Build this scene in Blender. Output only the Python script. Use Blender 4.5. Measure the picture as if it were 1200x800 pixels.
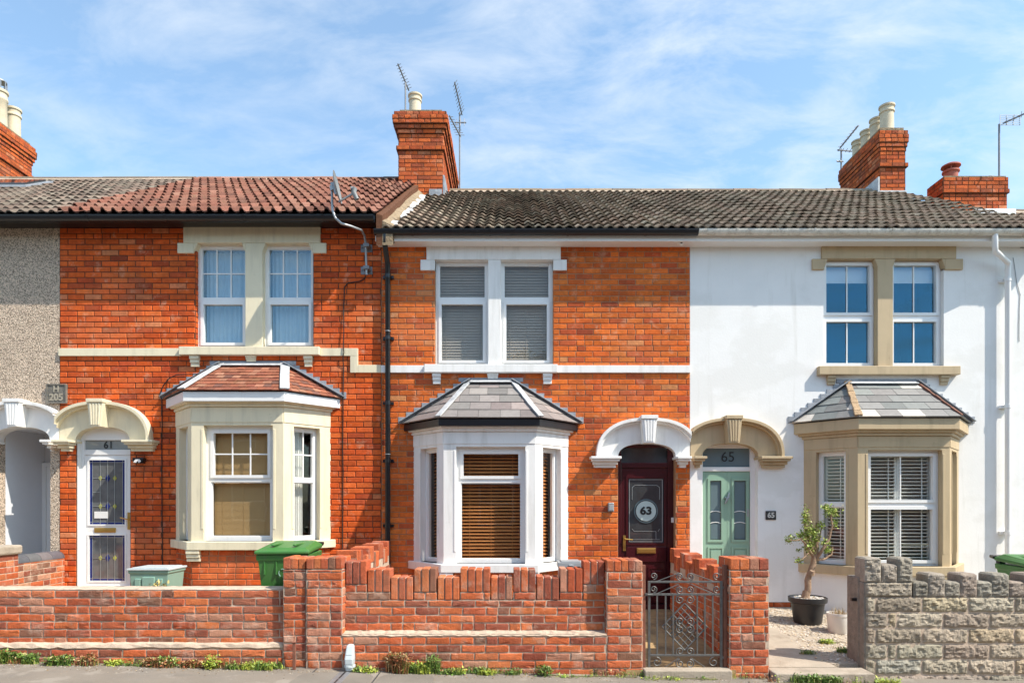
import bpy, math, random
from mathutils import Matrix, Vector
R = random.Random(63)
rad = math.radians
sc = bpy.context.scene
for o in list(bpy.data.objects):
    bpy.data.objects.remove(o)
# ------------------------------------------------------------------ camera, sky, sun, exposure
CAMD, CAMZ = 9.0, 1.63
cam = bpy.data.objects.new('camera', bpy.data.cameras.new('camera'))
sc.collection.objects.link(cam)
cam.location = (0, -CAMD, CAMZ)
cam.rotation_euler = (rad(90), 0, 0)
cam.data.sensor_width = 36
cam.data.lens = 22.68
cam.data.shift_y = 190 / 1200
cam.data.clip_start = 0.05
cam.data.clip_end = 3000
sc.camera = cam

SUN = Vector((2.05, -1.0, 2.7)).normalized()
w = bpy.data.worlds.new('World')
sc.world = w
w.use_nodes = True
nt = w.node_tree
nt.nodes.clear()
def wn(t, **k):
    n = nt.nodes.new(t)
    for a, b in k.items():
        setattr(n, a, b)
    return n
out = wn('ShaderNodeOutputWorld')
bg = wn('ShaderNodeBackground')
sky = wn('ShaderNodeTexSky')
sky.sky_type = 'NISHITA'
sky.sun_disc = False
sky.sun_elevation = math.asin(SUN.z)
sky.sun_rotation = math.atan2(SUN.x, SUN.y)
sky.air_density = 1.0
sky.dust_density = 0.9
sky.ozone_density = 1.0
bg.inputs['Strength'].default_value = 0.14
tc = wn('ShaderNodeTexCoord')
sep = wn('ShaderNodeSeparateXYZ')
nt.links.new(tc.outputs['Generated'], sep.inputs[0])
addz = wn('ShaderNodeMath', operation='ADD'); addz.inputs[1].default_value = 0.25
nt.links.new(sep.outputs['Z'], addz.inputs[0])
dx = wn('ShaderNodeMath', operation='DIVIDE'); dy = wn('ShaderNodeMath', operation='DIVIDE')
nt.links.new(sep.outputs['X'], dx.inputs[0]); nt.links.new(addz.outputs[0], dx.inputs[1])
nt.links.new(sep.outputs['Y'], dy.inputs[0]); nt.links.new(addz.outputs[0], dy.inputs[1])
com = wn('ShaderNodeCombineXYZ')
nt.links.new(dx.outputs[0], com.inputs[0]); nt.links.new(dy.outputs[0], com.inputs[1])
mp = wn('ShaderNodeMapping')
mp.inputs['Rotation'].default_value = (0, 0, rad(35))
mp.inputs['Scale'].default_value = (1.0, 1.9, 1)
mp.inputs['Location'].default_value = (3.1, 0.4, 0)
nt.links.new(com.outputs[0], mp.inputs['Vector'])
n1 = wn('ShaderNodeTexNoise'); n1.inputs['Scale'].default_value = 4.2; n1.inputs['Detail'].default_value = 9
n1.inputs['Roughness'].default_value = 0.62; n1.inputs['Distortion'].default_value = 0.35
nt.links.new(mp.outputs[0], n1.inputs['Vector'])
n2 = wn('ShaderNodeTexNoise'); n2.inputs['Scale'].default_value = 0.8; n2.inputs['Detail'].default_value = 3
nt.links.new(mp.outputs[0], n2.inputs['Vector'])
cr = wn('ShaderNodeMapRange'); cr.inputs[1].default_value = 0.42; cr.inputs[2].default_value = 0.76
nt.links.new(n1.outputs['Fac'], cr.inputs[0])
cr2 = wn('ShaderNodeMapRange'); cr2.inputs[1].default_value = 0.15; cr2.inputs[2].default_value = 0.6
nt.links.new(n2.outputs['Fac'], cr2.inputs[0])
mul = wn('ShaderNodeMath', operation='MULTIPLY')
nt.links.new(cr.outputs[0], mul.inputs[0]); nt.links.new(cr2.outputs[0], mul.inputs[1])
veil = wn('ShaderNodeMath', operation='MULTIPLY_ADD'); veil.inputs[1].default_value = 0.72; veil.inputs[2].default_value = 0.12
nt.links.new(mul.outputs[0], veil.inputs[0])
mixc = wn('ShaderNodeMix', data_type='RGBA')
nt.links.new(veil.outputs[0], mixc.inputs[0])
tint = wn('ShaderNodeMix', data_type='RGBA', blend_type='MULTIPLY'); tint.inputs[0].default_value = 1
tint.inputs[7].default_value = (0.84, 1.05, 1.06, 1)
nt.links.new(sky.outputs[0], tint.inputs[6])
nt.links.new(tint.outputs[2], mixc.inputs[6])
mixc.inputs[7].default_value = (3.5, 3.75, 4.0, 1)
nt.links.new(mixc.outputs[2], bg.inputs['Color'])
nt.links.new(bg.outputs[0], out.inputs['Surface'])

sl = bpy.data.lights.new('sun', 'SUN')
sl.energy = 3.3
sl.angle = rad(0.5)
sl.color = (1.0, 0.915, 0.79)
so = bpy.data.objects.new('sun', sl)
sc.collection.objects.link(so)
so.rotation_euler = SUN.to_track_quat('Z', 'Y').to_euler()
so.location = (20, -20, 30)
sc.view_settings.view_transform = 'Standard'
sc.view_settings.look = 'None'
sc.view_settings.gamma = 1
sc.view_settings.use_curve_mapping = False
sc.view_settings.exposure = 1.04

# ------------------------------------------------------------------ survey: photo plane measures at a depth Y -> metres
def X(px, Y=0.0): return (px - 600) * (CAMD + Y) / 756
def Z(py, Y=0.0): return CAMZ + (590 - py) * (CAMD + Y) / 756
def zp(x): return -0.03 - 0.02 * x          # the street falls gently to the right

# ------------------------------------------------------------------ mesh helper
class MB:
    def __init__(s):
        s.v = []; s.f = []; s.mi = []; s.c = []; s.M = None; s.m = 0; s.col = (1, 1, 1); s.cuts = []
    def add(s, vs, fs, m=None, col=None):
        b = len(s.v)
        if s.M is not None:
            s.v += [tuple(s.M @ Vector(p)) for p in vs]
        else:
            s.v += [tuple(p) for p in vs]
        for f in fs:
            s.f.append([b + i for i in f]); s.mi.append(s.m if m is None else m); s.c.append(col or s.col)
    def box(s, x0, x1, y0, y1, z0, z1, m=None, col=None):
        if x1 < x0: x0, x1 = x1, x0
        if y1 < y0: y0, y1 = y1, y0
        if z1 < z0: z0, z1 = z1, z0
        s.add([(x0,y0,z0),(x1,y0,z0),(x1,y1,z0),(x0,y1,z0),(x0,y0,z1),(x1,y0,z1),(x1,y1,z1),(x0,y1,z1)],
              [(0,3,2,1),(4,5,6,7),(0,1,5,4),(1,2,6,5),(2,3,7,6),(3,0,4,7)], m, col)
    def prism(s, poly, a0, a1, axis='z', m=None, col=None):
        n = len(poly)
        if axis == 'z':
            A = [(p[0], p[1], a0) for p in poly]; B = [(p[0], p[1], a1) for p in poly]
        elif axis == 'x':
            A = [(a0, p[0], p[1]) for p in poly]; B = [(a1, p[0], p[1]) for p in poly]
        else:
            A = [(p[0], a0, p[1]) for p in poly]; B = [(p[0], a1, p[1]) for p in poly]
        area = sum(poly[i][0]*poly[(i+1)%n][1] - poly[(i+1)%n][0]*poly[i][1] for i in range(n))
        flip = (area < 0) != (axis == 'y') != (a1 < a0)
        fs = [tuple(range(n))[::-1], tuple(range(n, 2*n))] + [(i, (i+1) % n, n + (i+1) % n, n + i) for i in range(n)]
        if flip: fs = [f[::-1] for f in fs]
        s.add(A + B, fs, m, col)
    def tube(s, path, r, n=8, closed=False, m=None, col=None):
        P = [Vector(p) for p in path]; k = len(P)
        rs = r if isinstance(r, (list, tuple)) else [r] * k
        vs = []; up = None
        for i in range(k):
            a = P[(i-1) % k] if (closed or i > 0) else P[i]
            b = P[(i+1) % k] if (closed or i < k-1) else P[i]
            t = (b - a)
            if t.length < 1e-9: t = Vector((0, 0, 1))
            t.normalize()
            if up is None:
                up = Vector((0, 0, 1)) if abs(t.z) < .9 else Vector((1, 0, 0))
            u = up - t * up.dot(t)
            if u.length < 1e-6: u = t.orthogonal()
            u.normalize(); up = u; v = t.cross(u)
            for j in range(n):
                an = 2*math.pi*(j+.5)/n
                vs.append(P[i] + u*(math.cos(an)*rs[i]) + v*(math.sin(an)*rs[i]))
        fs = []
        for i in range(k if closed else k-1):
            for j in range(n):
                fs.append((i*n+j, i*n+(j+1) % n, ((i+1) % k)*n+(j+1) % n, ((i+1) % k)*n+j))
        if not closed:
            fs.append(tuple(range(n))[::-1]); fs.append(tuple((k-1)*n+j for j in range(n)))
        s.add(vs, fs, m, col)
    def lathe(s, prof, cx, cy, n=20, m=None, col=None):
        k = len(prof); vs = []
        for r, z in prof:
            for j in range(n):
                a = 2*math.pi*j/n
                vs.append((cx + r*math.cos(a), cy + r*math.sin(a), z))
        fs = [(i*n+j, i*n+(j+1) % n, (i+1)*n+(j+1) % n, (i+1)*n+j) for i in range(k-1) for j in range(n)]
        if prof[0][0] > 1e-4: fs.append(tuple(range(n))[::-1])
        if prof[-1][0] > 1e-4: fs.append(tuple((k-1)*n+j for j in range(n)))
        s.add(vs, fs, m, col)
    def bar(s, p0, p1, wd, th, up=(0, 0, 1), m=None, col=None):
        p0 = Vector(p0); p1 = Vector(p1); t = (p1-p0).normalized(); up = Vector(up)
        sd = t.cross(up)
        if sd.length < 1e-5: sd = t.orthogonal()
        sd.normalize(); u = sd.cross(t).normalized()
        q = [(-wd/2, -th/2), (wd/2, -th/2), (wd/2, th/2), (-wd/2, th/2)]
        vs = [p + sd*a + u*b for p in (p0, p1) for a, b in q]
        s.add(vs, [(3,2,1,0),(4,5,6,7),(0,1,5,4),(1,2,6,5),(2,3,7,6),(3,0,4,7)], m, col)
    def slab(s, u0, u1, z0, z1, holes, n0, n1, m=None):
        us = sorted({u0, u1} | {min(max(h[i], u0), u1) for h in holes for i in (0, 1)})
        zs = sorted({z0, z1} | {min(max(h[i], z0), z1) for h in holes for i in (2, 3)})
        def solid(i, j):
            if i < 0 or j < 0 or i >= len(us)-1 or j >= len(zs)-1: return False
            a = (us[i]+us[i+1])/2; b = (zs[j]+zs[j+1])/2
            return not any(h[0] < a < h[1] and h[2] < b < h[3] for h in holes)
        for i in range(len(us)-1):
            for j in range(len(zs)-1):
                if not solid(i, j): continue
                a, b, c, d = us[i], us[i+1], zs[j], zs[j+1]
                s.add([(a,n0,c),(b,n0,c),(b,n0,d),(a,n0,d)], [(0,1,2,3)], m)
                s.add([(a,n1,c),(b,n1,c),(b,n1,d),(a,n1,d)], [(3,2,1,0)], m)
                if not solid(i-1, j): s.add([(a,n0,c),(a,n0,d),(a,n1,d),(a,n1,c)], [(0,1,2,3)], m)
                if not solid(i+1, j): s.add([(b,n0,c),(b,n1,c),(b,n1,d),(b,n0,d)], [(0,1,2,3)], m)
                if not solid(i, j-1): s.add([(a,n0,c),(a,n1,c),(b,n1,c),(b,n0,c)], [(0,1,2,3)], m)
                if not solid(i, j+1): s.add([(a,n0,d),(b,n0,d),(b,n1,d),(a,n1,d)], [(0,1,2,3)], m)
    def cut(s):
        if s.v: s.cuts.append((len(s.v), len(s.f)))
    def build(s, name, mats, parent=None, **k):
        if not s.cuts: return s.build1(name, mats, parent, **k)
        pts = [(0, 0)]+[c for c in s.cuts if c[0] < len(s.v)]+[(len(s.v), len(s.f))]; o = None
        for (a, b), (c, d) in zip(pts, pts[1:]):
            q = MB(); q.v = s.v[a:c]; q.f = [[i-a for i in f] for f in s.f[b:d]]; q.mi = s.mi[b:d]; q.c = s.c[b:d]
            o = q.build1(name, mats, parent, **k)
        return o
    def build1(s, name, mats, parent=None, smooth=0, bevel=0, kind=None):
        me = bpy.data.meshes.new(name)
        og = worg(parent) if parent else Vector((0, 0, 0))
        me.from_pydata([tuple(Vector(p) - og) for p in s.v], [], s.f)
        if not isinstance(mats, (list, tuple)): mats = [mats]
        for m in mats: me.materials.append(m)
        me.polygons.foreach_set('material_index', s.mi)
        at = me.attributes.new('col', 'FLOAT_COLOR', 'FACE')
        at.data.foreach_set('color', [x for c in s.c for x in (c[0], c[1], c[2], 1.0)])
        if smooth:
            me.polygons.foreach_set('use_smooth', [True]*len(me.polygons))
            me.set_sharp_from_angle(angle=rad(smooth))
        me.update()
        o = bpy.data.objects.new(name, me)
        sc.collection.objects.link(o)
        if parent: o.parent = parent
        if kind: o['kind'] = kind
        if bevel:
            b = o.modifiers.new('bevel', 'BEVEL'); b.width = bevel; b.segments = 2; b.limit_method = 'ANGLE'; b.angle_limit = rad(40)
        return o

def worg(o):
    v = Vector((0, 0, 0))
    while o is not None:
        v = v + o.location; o = o.parent
    return v
def thing(name, label, cat, loc=(0, 0, 0), group=None):
    o = bpy.data.objects.new(name, None)
    sc.collection.objects.link(o)
    o.location = loc; o.empty_display_size = .2
    o['label'] = label; o['category'] = cat
    if group: o['group'] = group
    return o
def tag(o, label, cat, group=None):
    o['label'] = label; o['category'] = cat
    if group: o['group'] = group
    return o
def facet(ox, oy, oz, ux, uy):
    l = math.hypot(ux, uy); ux /= l; uy /= l
    return Matrix(((ux, -uy, 0, ox), (uy, ux, 0, oy), (0, 0, 1, oz), (0, 0, 0, 1)))
def copy_tree(o, parent=None):
    c = o.copy(); sc.collection.objects.link(c)
    if parent: c.parent = parent
    for ch in [k for k in bpy.data.objects if k.parent == o]:
        copy_tree(ch, c)
    return c

# ------------------------------------------------------------------ materials
def mat(name, base, rough=.6, var=.12, vs=5, bump=0.0, bs=80, attr=False, metal=0.0, stain=None, stain2=None, spec=.5, coords='Object', vor=None, streak=None, patch=None):
    m = bpy.data.materials.new(name); m.use_nodes = True
    t = m.node_tree; t.nodes.clear(); L = t.links.new
    N = t.nodes.new
    o = N('ShaderNodeOutputMaterial'); p = N('ShaderNodeBsdfPrincipled'); L(p.outputs[0], o.inputs[0])
    p.inputs['Roughness'].default_value = rough; p.inputs['Metallic'].default_value = metal
    p.inputs['Specular IOR Level'].default_value = spec
    tcn = N('ShaderNodeTexCoord'); vec = tcn.outputs[coords]
    nz = N('ShaderNodeTexNoise'); nz.inputs['Scale'].default_value = vs; nz.inputs['Detail'].default_value = 8; nz.inputs['Roughness'].default_value = .65
    L(vec, nz.inputs['Vector'])
    mr = N('ShaderNodeMapRange'); mr.inputs[1].default_value = .25; mr.inputs[2].default_value = .75
    mr.inputs[3].default_value = 1-var; mr.inputs[4].default_value = 1+var
    L(nz.outputs['Fac'], mr.inputs[0])
    mx = N('ShaderNodeMix'); mx.data_type = 'RGBA'; mx.blend_type = 'MULTIPLY'; mx.inputs[0].default_value = 1
    if attr:
        a = N('ShaderNodeAttribute'); a.attribute_name = 'col'; L(a.outputs['Color'], mx.inputs[6])
    else:
        mx.inputs[6].default_value = (*base, 1)
    L(mr.outputs[0], mx.inputs[7])
    c = mx.outputs[2]
    for k, st in enumerate((stain, stain2)):
        if not st: continue
        col, sca, lo, hi, amt = st
        n = N('ShaderNodeTexNoise'); n.inputs['Scale'].default_value = sca; n.inputs['Detail'].default_value = 10; n.inputs['Roughness'].default_value = .7
        mpn = N('ShaderNodeMapping'); mpn.inputs['Location'].default_value = (3.7*(k+1), 1.3, 7.7*k)
        L(vec, mpn.inputs[0]); L(mpn.outputs[0], n.inputs['Vector'])
        r = N('ShaderNodeMapRange'); r.inputs[1].default_value = lo; r.inputs[2].default_value = hi; r.inputs[4].default_value = amt
        L(n.outputs['Fac'], r.inputs[0])
        x = N('ShaderNodeMix'); x.data_type = 'RGBA'; L(r.outputs[0], x.inputs[0]); L(c, x.inputs[6]); x.inputs[7].default_value = (*col, 1)
        c = x.outputs[2]
    if vor:
        v = N('ShaderNodeTexVoronoi'); v.inputs['Scale'].default_value = vor[0]; L(vec, v.inputs['Vector'])
        rr = N('ShaderNodeValToRGB'); L(v.outputs['Color'], rr.inputs[0])
        e = rr.color_ramp.elements
        for i, (ps, cl) in enumerate(vor[1]):
            el = e[i] if i < 2 else e.new(ps)
            el.position = ps; el.color = (*cl, 1)
        x = N('ShaderNodeMix'); x.data_type = 'RGBA'; x.blend_type = 'MULTIPLY'; x.inputs[0].default_value = 1
        L(c, x.inputs[6]); L(rr.outputs[0], x.inputs[7]); c = x.outputs[2]
    for k, st in enumerate((streak, patch)):
        if not st: continue
        col, sc3, lo, hi, amt = st
        mpn = N('ShaderNodeMapping'); mpn.inputs['Scale'].default_value = sc3; mpn.inputs['Location'].default_value = (1.7, 5.1*k, 2.2); L(vec, mpn.inputs[0])
        n = N('ShaderNodeTexNoise'); n.inputs['Scale'].default_value = 1; n.inputs['Detail'].default_value = 7; n.inputs['Roughness'].default_value = .6; L(mpn.outputs[0], n.inputs['Vector'])
        r = N('ShaderNodeMapRange'); r.inputs[1].default_value = lo; r.inputs[2].default_value = hi; r.inputs[4].default_value = amt; L(n.outputs['Fac'], r.inputs[0])
        x = N('ShaderNodeMix'); x.data_type = 'RGBA'; L(r.outputs[0], x.inputs[0]); L(c, x.inputs[6]); x.inputs[7].default_value = (*col, 1); c = x.outputs[2]
    L(c, p.inputs['Base Color'])
    if bump:
        nb = N('ShaderNodeTexNoise'); nb.inputs['Scale'].default_value = bs; nb.inputs['Detail'].default_value = 6; nb.inputs['Roughness'].default_value = .6
        L(vec, nb.inputs['Vector'])
        b = N('ShaderNodeBump'); b.inputs['Strength'].default_value = 1; b.inputs['Distance'].default_value = bump
        h = nb.outputs['Fac']
        if vor:
            ad = N('ShaderNodeMath'); ad.operation = 'SUBTRACT'; L(h, ad.inputs[0]); L(v.outputs['Distance'], ad.inputs[1]); h = ad.outputs[0]
        L(h, b.inputs['Height']); L(b.outputs[0], p.inputs['Normal'])
    return m

def glass(name, k, base, tint, rough=0.0):
    m = bpy.data.materials.new(name); m.use_nodes = True
    t = m.node_tree; t.nodes.clear(); L = t.links.new; N = t.nodes.new
    o = N('ShaderNodeOutputMaterial'); ms = N('ShaderNodeMixShader'); tr = N('ShaderNodeBsdfTransparent'); gl = N('ShaderNodeBsdfGlossy')
    gl.inputs['Roughness'].default_value = rough; gl.inputs['Color'].default_value = (*tint, 1)
    tr.inputs['Color'].default_value = (.97, .975, .97, 1)
    fr = N('ShaderNodeLayerWeight'); fr.inputs['Blend'].default_value = .5
    pw = N('ShaderNodeMath'); pw.operation = 'POWER'; pw.inputs[1].default_value = 4.0; L(fr.outputs['Facing'], pw.inputs[0])
    ma = N('ShaderNodeMath'); ma.operation = 'MULTIPLY_ADD'; ma.inputs[1].default_value = k; ma.inputs[2].default_value = base
    # faint waviness of old float glass
    nz = N('ShaderNodeTexNoise'); nz.inputs['Scale'].default_value = 2.2; tcn = N('ShaderNodeTexCoord'); L(tcn.outputs['Object'], nz.inputs['Vector'])
    b = N('ShaderNodeBump'); b.inputs['Distance'].default_value = .0012; L(nz.outputs['Fac'], b.inputs['Height']); L(b.outputs[0], gl.inputs['Normal'])
    L(pw.outputs[0], ma.inputs[0]); L(ma.outputs[0], ms.inputs[0]); L(tr.outputs[0], ms.inputs[1]); L(gl.outputs[0], ms.inputs[2]); L(ms.outputs[0], o.inputs[0])
    return m

M = {}
M['brick_house'] = mat('house_brick', (1,1,1), .85, .26, 16, .006, 90, attr=True, stain=((.70,.46,.31), 5.5, .56, .70, .55), stain2=((.17,.045,.02), 1.6, .48, .74, .62), spec=.12, streak=((.20,.08,.05), (5, 5, .5), .56, .78, .5), patch=((.66,.26,.12), (.8, .8, 1.1), .52, .68, .38))
M['brick_stack'] = mat('weathered_stack_brick', (1,1,1), .9, .3, 16, .008, 70, attr=True, stain=((.60,.42,.33), 5, .58, .74, .5), stain2=((.07,.03,.02), 3.0, .52, .72, .75), spec=.12)
M['brick_garden'] = mat('garden_brick', (1,1,1), .9, .3, 26, .009, 70, attr=True, stain=((.58,.43,.34), 4.5, .53, .70, .62), stain2=((.10,.06,.045), 3.3, .55, .72, .6), spec=.12, streak=((.16,.10,.07), (5, 5, 1.2), .58, .76, .5), patch=((.54,.27,.17), (1.1, 1.1, 1.6), .50, .66, .28))
M['mortar_dark'] = mat('dark_mortar', (.13,.06,.035), .95, .3, 20, .004, 200, spec=.12)
M['mortar_buff'] = mat('buff_mortar', (.40,.22,.125), .95, .25, 20, .004, 200, spec=.12)
M['mortar_pale'] = mat('pale_mortar', (.55,.43,.33), .95, .3, 14, .006, 150, stain=((.2,.17,.14), 4, .55, .75, .7))
M['cream'] = mat('cream_paint', (.76,.68,.49), .6, .05, 4, .0015, 60, stain=((.45,.40,.28), 11, .61, .72, .5), streak=((.50,.45,.33), (9, 9, 1.1), .50, .74, .6))
M['white'] = mat('white_masonry_paint', (.82,.81,.79), .6, .04, 4, .0015, 60, stain=((.5,.48,.45), 11, .62, .73, .5), streak=((.55,.54,.50), (9, 9, 1.1), .50, .74, .6))
M['tan'] = mat('tan_paint', (.50,.385,.235), .6, .06, 4, .0015, 60, stain=((.30,.22,.12), 11, .61, .72, .5), streak=((.33,.25,.15), (9, 9, 1.1), .50, .74, .6))
M['render'] = mat('white_render', (.83,.825,.81), .85, .04, 2.2, .0016, 34, spec=.2, stain=((.6,.6,.58), 2.5, .6, .85, .4), streak=((.52,.50,.45), (7, 7, .55), .56, .80, .55), patch=((.74,.73,.70), (.9, .9, 1.3), .50, .56, .5))
M['pebble'] = mat('pebbledash', (.74,.62,.51), .9, .12, 3, .02, 60, vor=(84, [(0.0,(.22,.20,.18)),(.30,(.55,.5,.45)),(.55,(1.0,.96,.9)),(1.0,(1.25,1.2,1.15))]))
M['upvc'] = mat('white_upvc', (.82,.82,.81), .3, .02, 3, streak=((.60,.59,.55), (14, 14, 2), .60, .80, .4))
M['black'] = mat('black_plastic', (.012,.013,.016), .3, .2, 3)
M['white_dirty'] = mat('weathered_white_gutter', (.66,.63,.56), .5, .2, 9, stain=((.30,.26,.2), 14, .5, .7, .7))
M['tile'] = mat('roof_tile', (1,1,1), .9, .25, 30, .006, 120, attr=True, stain=((.36,.34,.27), 9, .60, .75, .4), patch=((.085,.085,.035), (3.2, 3.2, 3.2), .60, .72, .35), stain2=((.07,.055,.045), 5, .58, .8, .35), spec=.12)
M['slate'] = mat('slate', (1,1,1), .6, .15, 14, .003, 60, attr=True, stain=((.42,.42,.40), 9, .6, .78, .5))
M['lead'] = mat('lead', (.27,.29,.32), .55, .25, 9, .004, 30, stain=((.62,.62,.62), 6, .56, .72, .6))
M['cement'] = mat('cement', (.27,.20,.125), .95, .35, 9, .02, 30, stain=((.2,.16,.12), 6, .55, .7, .7))
M['cement_tan'] = mat('tan_mortar', (.42,.29,.175), .95, .35, 12, .015, 40)
M['white_flash'] = mat('white_flashing_paint', (.80,.80,.80), .6, .1, 9, .004, 30)
M['clay'] = mat('buff_clay_pot', (.60,.51,.37), .8, .15, 6, .003, 40, stain=((.15,.12,.09), 5, .58, .8, .6))
M['redclay'] = mat('red_clay_pot', (.40,.12,.08), .8, .2, 8)
M['maroon'] = mat('maroon_paint', (.055,.008,.012), .22, .12, 4, spec=.6)
M['sage'] = mat('sage_green_paint', (.27,.42,.32), .35, .04, 4)
M['brass'] = mat('brass', (.65,.42,.12), .3, .1, 20, metal=.85)
M['steel'] = mat('galvanised_steel', (.36,.37,.38), .45, .15, 12, metal=.6)
M['alu'] = mat('aerial_alloy', (.22,.22,.23), .5, .2, 20, metal=.5)
M['iron'] = mat('weathered_iron', (.14,.14,.138), .55, .3, 30, .001, 120, metal=.5, stain=((.16,.09,.05), 20, .6, .75, .5))
M['rust'] = mat('rusty_paint', (.20,.08,.05), .8, .3, 16, .003, 80)
M['green_bin'] = mat('green_plastic', (.05,.18,.04), .42, .12, 5, .001, 200, stain=((.12,.22,.10), 9, .58, .72, .5), streak=((.10,.15,.08), (12, 12, 1.5), .58, .75, .5))
M['box_green'] = mat('grey_green_plastic', (.22,.36,.30), .42, .06, 5)
M['box_lid'] = mat('pale_plastic_lid', (.50,.56,.58), .4, .06, 5)
M['grey_plastic'] = mat('grey_plastic', (.30,.32,.34), .45, .1, 5)
M['blue_coping'] = mat('blue_brick', (1,1,1), .55, .2, 20, .003, 60, attr=True)
M['stone_block'] = mat('rock_faced_stone', (1,1,1), .95, .28, 18, .012, 60, attr=True, stain=((.11,.095,.075), 7, .55, .72, .6), stain2=((.45,.36,.2), 5, .6, .75, .35), patch=((.15,.14,.075), (2.5, 2.5, 3.5), .58, .70, .3))
M['asphalt'] = mat('asphalt', (.055,.055,.057), .95, .2, 3, .01, 140, coords='Object')
M['pave'] = mat('worn_tarmac_pavement', (.235,.20,.162), .95, .16, 1.6, .007, 160, stain=((.20,.185,.165), 1.2, .5, .7, .6), stain2=((.46,.42,.36), 60, .60, .68, .6), streak=((.16,.145,.125), (1.3, 5, 1), .55, .68, .5), patch=((.36,.32,.27), (3, 3, 1), .55, .62, .5))
M['concrete'] = mat('concrete', (.40,.34,.27), .95, .18, 4, .008, 60, stain=((.20,.16,.12), 3, .52, .7, .7))
M['slabs'] = mat('sandy_paving', (.40,.265,.125), .9, .12, 4, .005, 60, stain=((.09,.07,.045), 2.2, .46, .62, .75))  # colour darkened to stand in for the deep shade on the gate path
M['soil'] = mat('soil', (.16,.12,.08), .95, .3, 8, .02, 40)
M['earthfield'] = mat('rough_ground', (.12,.12,.07), .95, .3, 1, .02, 4)
M['gravel'] = mat('gravel_stone', (1,1,1), .9, .15, 40, .002, 200, attr=True)
M['gravelbed'] = mat('gravel_bed', (.50,.42,.33), .95, .3, 60, .02, 90)
M['leaf'] = mat('leaf', (1,1,1), .55, .2, 20, attr=True)
M['bark'] = mat('bark', (.30,.20,.13), .9, .35, 18, .012, 50)
M['blackpot'] = mat('black_plant_pot', (.022,.022,.024), .45, .2, 5)
M['whitepot'] = mat('white_plant_pot', (.72,.70,.66), .5, .08, 6, stain=((.4,.34,.26), 8, .6, .8, .5))
M['net'] = mat('pale_net_curtain', (.42,.53,.60), .9, .06, 4)
M['curtain'] = mat('white_curtain', (.75,.75,.73), .9, .06, 4)
M['tanblind'] = mat('tan_blind', (.55,.35,.15), .7, .06, 3)
M['woodblind'] = mat('wooden_blind', (.66,.27,.085), .55, .12, 9)
M['greyblind'] = mat('grey_blind', (.36,.31,.26), .6, .06, 6)
M['shutter'] = mat('white_shutter', (.72,.72,.69), .5, .04, 5)
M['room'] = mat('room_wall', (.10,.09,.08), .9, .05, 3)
M['roomback'] = mat('house_shell', (.30,.22,.18), .9, .1, 3)
M['glass'] = glass('window_glass', .8, .022, (1, 1, 1))
M['glass_sky'] = glass('sky_tinted_window_glass', .8, .10, (.62, .85, 1.0))  # gloss tint paints the blue of the mirrored sky into the pane
M['glass_blue'] = glass('blue_sky_tinted_window_glass', .8, .075, (.25, .66, 1.0))  # stronger tint: deep blue sky reflection put into the gloss colour
M['frost'] = mat('frosted_glass', (.13,.19,.21), .12, .08, 4, spec=.8)
M['darkglass'] = mat('dark_door_glass', (.045,.05,.055), .06, .3, 5, spec=.9)
M['doorglass'] = mat('grey_leaded_glass', (.13,.14,.145), .08, .35, 5, spec=.9)
M['fanglass'] = mat('pale_fanlight_glass', (.30,.32,.31), .15, .15, 6, spec=.8)
M['blueglass'] = mat('blue_glass', (.012,.028,.16), .1, .1, 5)
M['yellowglass'] = mat('yellow_glass', (.42,.42,.06), .1, .1, 5)
M['leadcame'] = mat('lead_came', (.38,.40,.40), .4, .1, 9, metal=.4)
M['paleglass'] = mat('pale_etched_glass', (.50,.60,.58), .3, .05, 4)
M['paper'] = mat('white_paper', (.75,.75,.72), .8, .03, 5)
M['ink'] = mat('dark_lettering', (.012,.014,.016), .5, .05, 5)
M['letter_pale'] = mat('pale_lettering', (.55,.55,.52), .5, .05, 5)
M['letter_worn'] = mat('worn_raised_lettering', (.36,.32,.25), .8, .3, 30)
M['lead_light'] = mat('pale_sunlit_lead', (.50,.51,.52), .6, .25, 12, .004, 40, stain=((.26,.27,.29), 7, .5, .7, .8))  # paler copy of the lead, its sunlit brightness put into the colour
M['slateplate'] = mat('dark_sign_plate', (.03,.03,.032), .5, .1, 9)
M['plaque'] = mat('old_cast_plaque', (.17,.155,.13), .8, .3, 14, .004, 60, stain=((.08,.09,.09), 9, .5, .65, .8))
M['dish'] = mat('satellite_grey', (.22,.23,.23), .5, .1, 6)
M['cable'] = mat('black_cable', (.015,.013,.012), .6, .1, 9)
M['porch'] = mat('porch_paint', (.68,.69,.72), .7, .03, 3)

# ------------------------------------------------------------------ masonry helpers
def pal_pick(pal):
    c = R.choices(pal, [p[1] for p in pal])[0][0]
    k = R.uniform(.84, 1.16); h = R.uniform(-.06, .06)
    return (c[0]*k*(1-h*.3), c[1]*k*(1+h), c[2]*k*(1+h))
PAL61 = [((.66,.115,.024), 6), ((.58,.098,.024), 3), ((.68,.140,.034), 2), ((.46,.078,.027), 1.5), ((.62,.20,.085), .5), ((.34,.068,.030), .2)]
PAL63 = [((.66,.148,.030), 6), ((.59,.125,.028), 3), ((.68,.178,.040), 2), ((.47,.095,.034), 1.4), ((.34,.075,.034), .2), ((.58,.23,.09), .3)]
PALG = [((.52,.130,.050), 4), ((.44,.108,.050), 3), ((.57,.160,.060), 2.4), ((.31,.090,.055), 2.0), ((.25,.115,.075), .8), ((.48,.23,.15), 1.0)]
PALC = [((.52,.120,.036), 4), ((.45,.100,.036), 3), ((.33,.085,.04), 1.5), ((.54,.18,.085), .8)]

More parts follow.
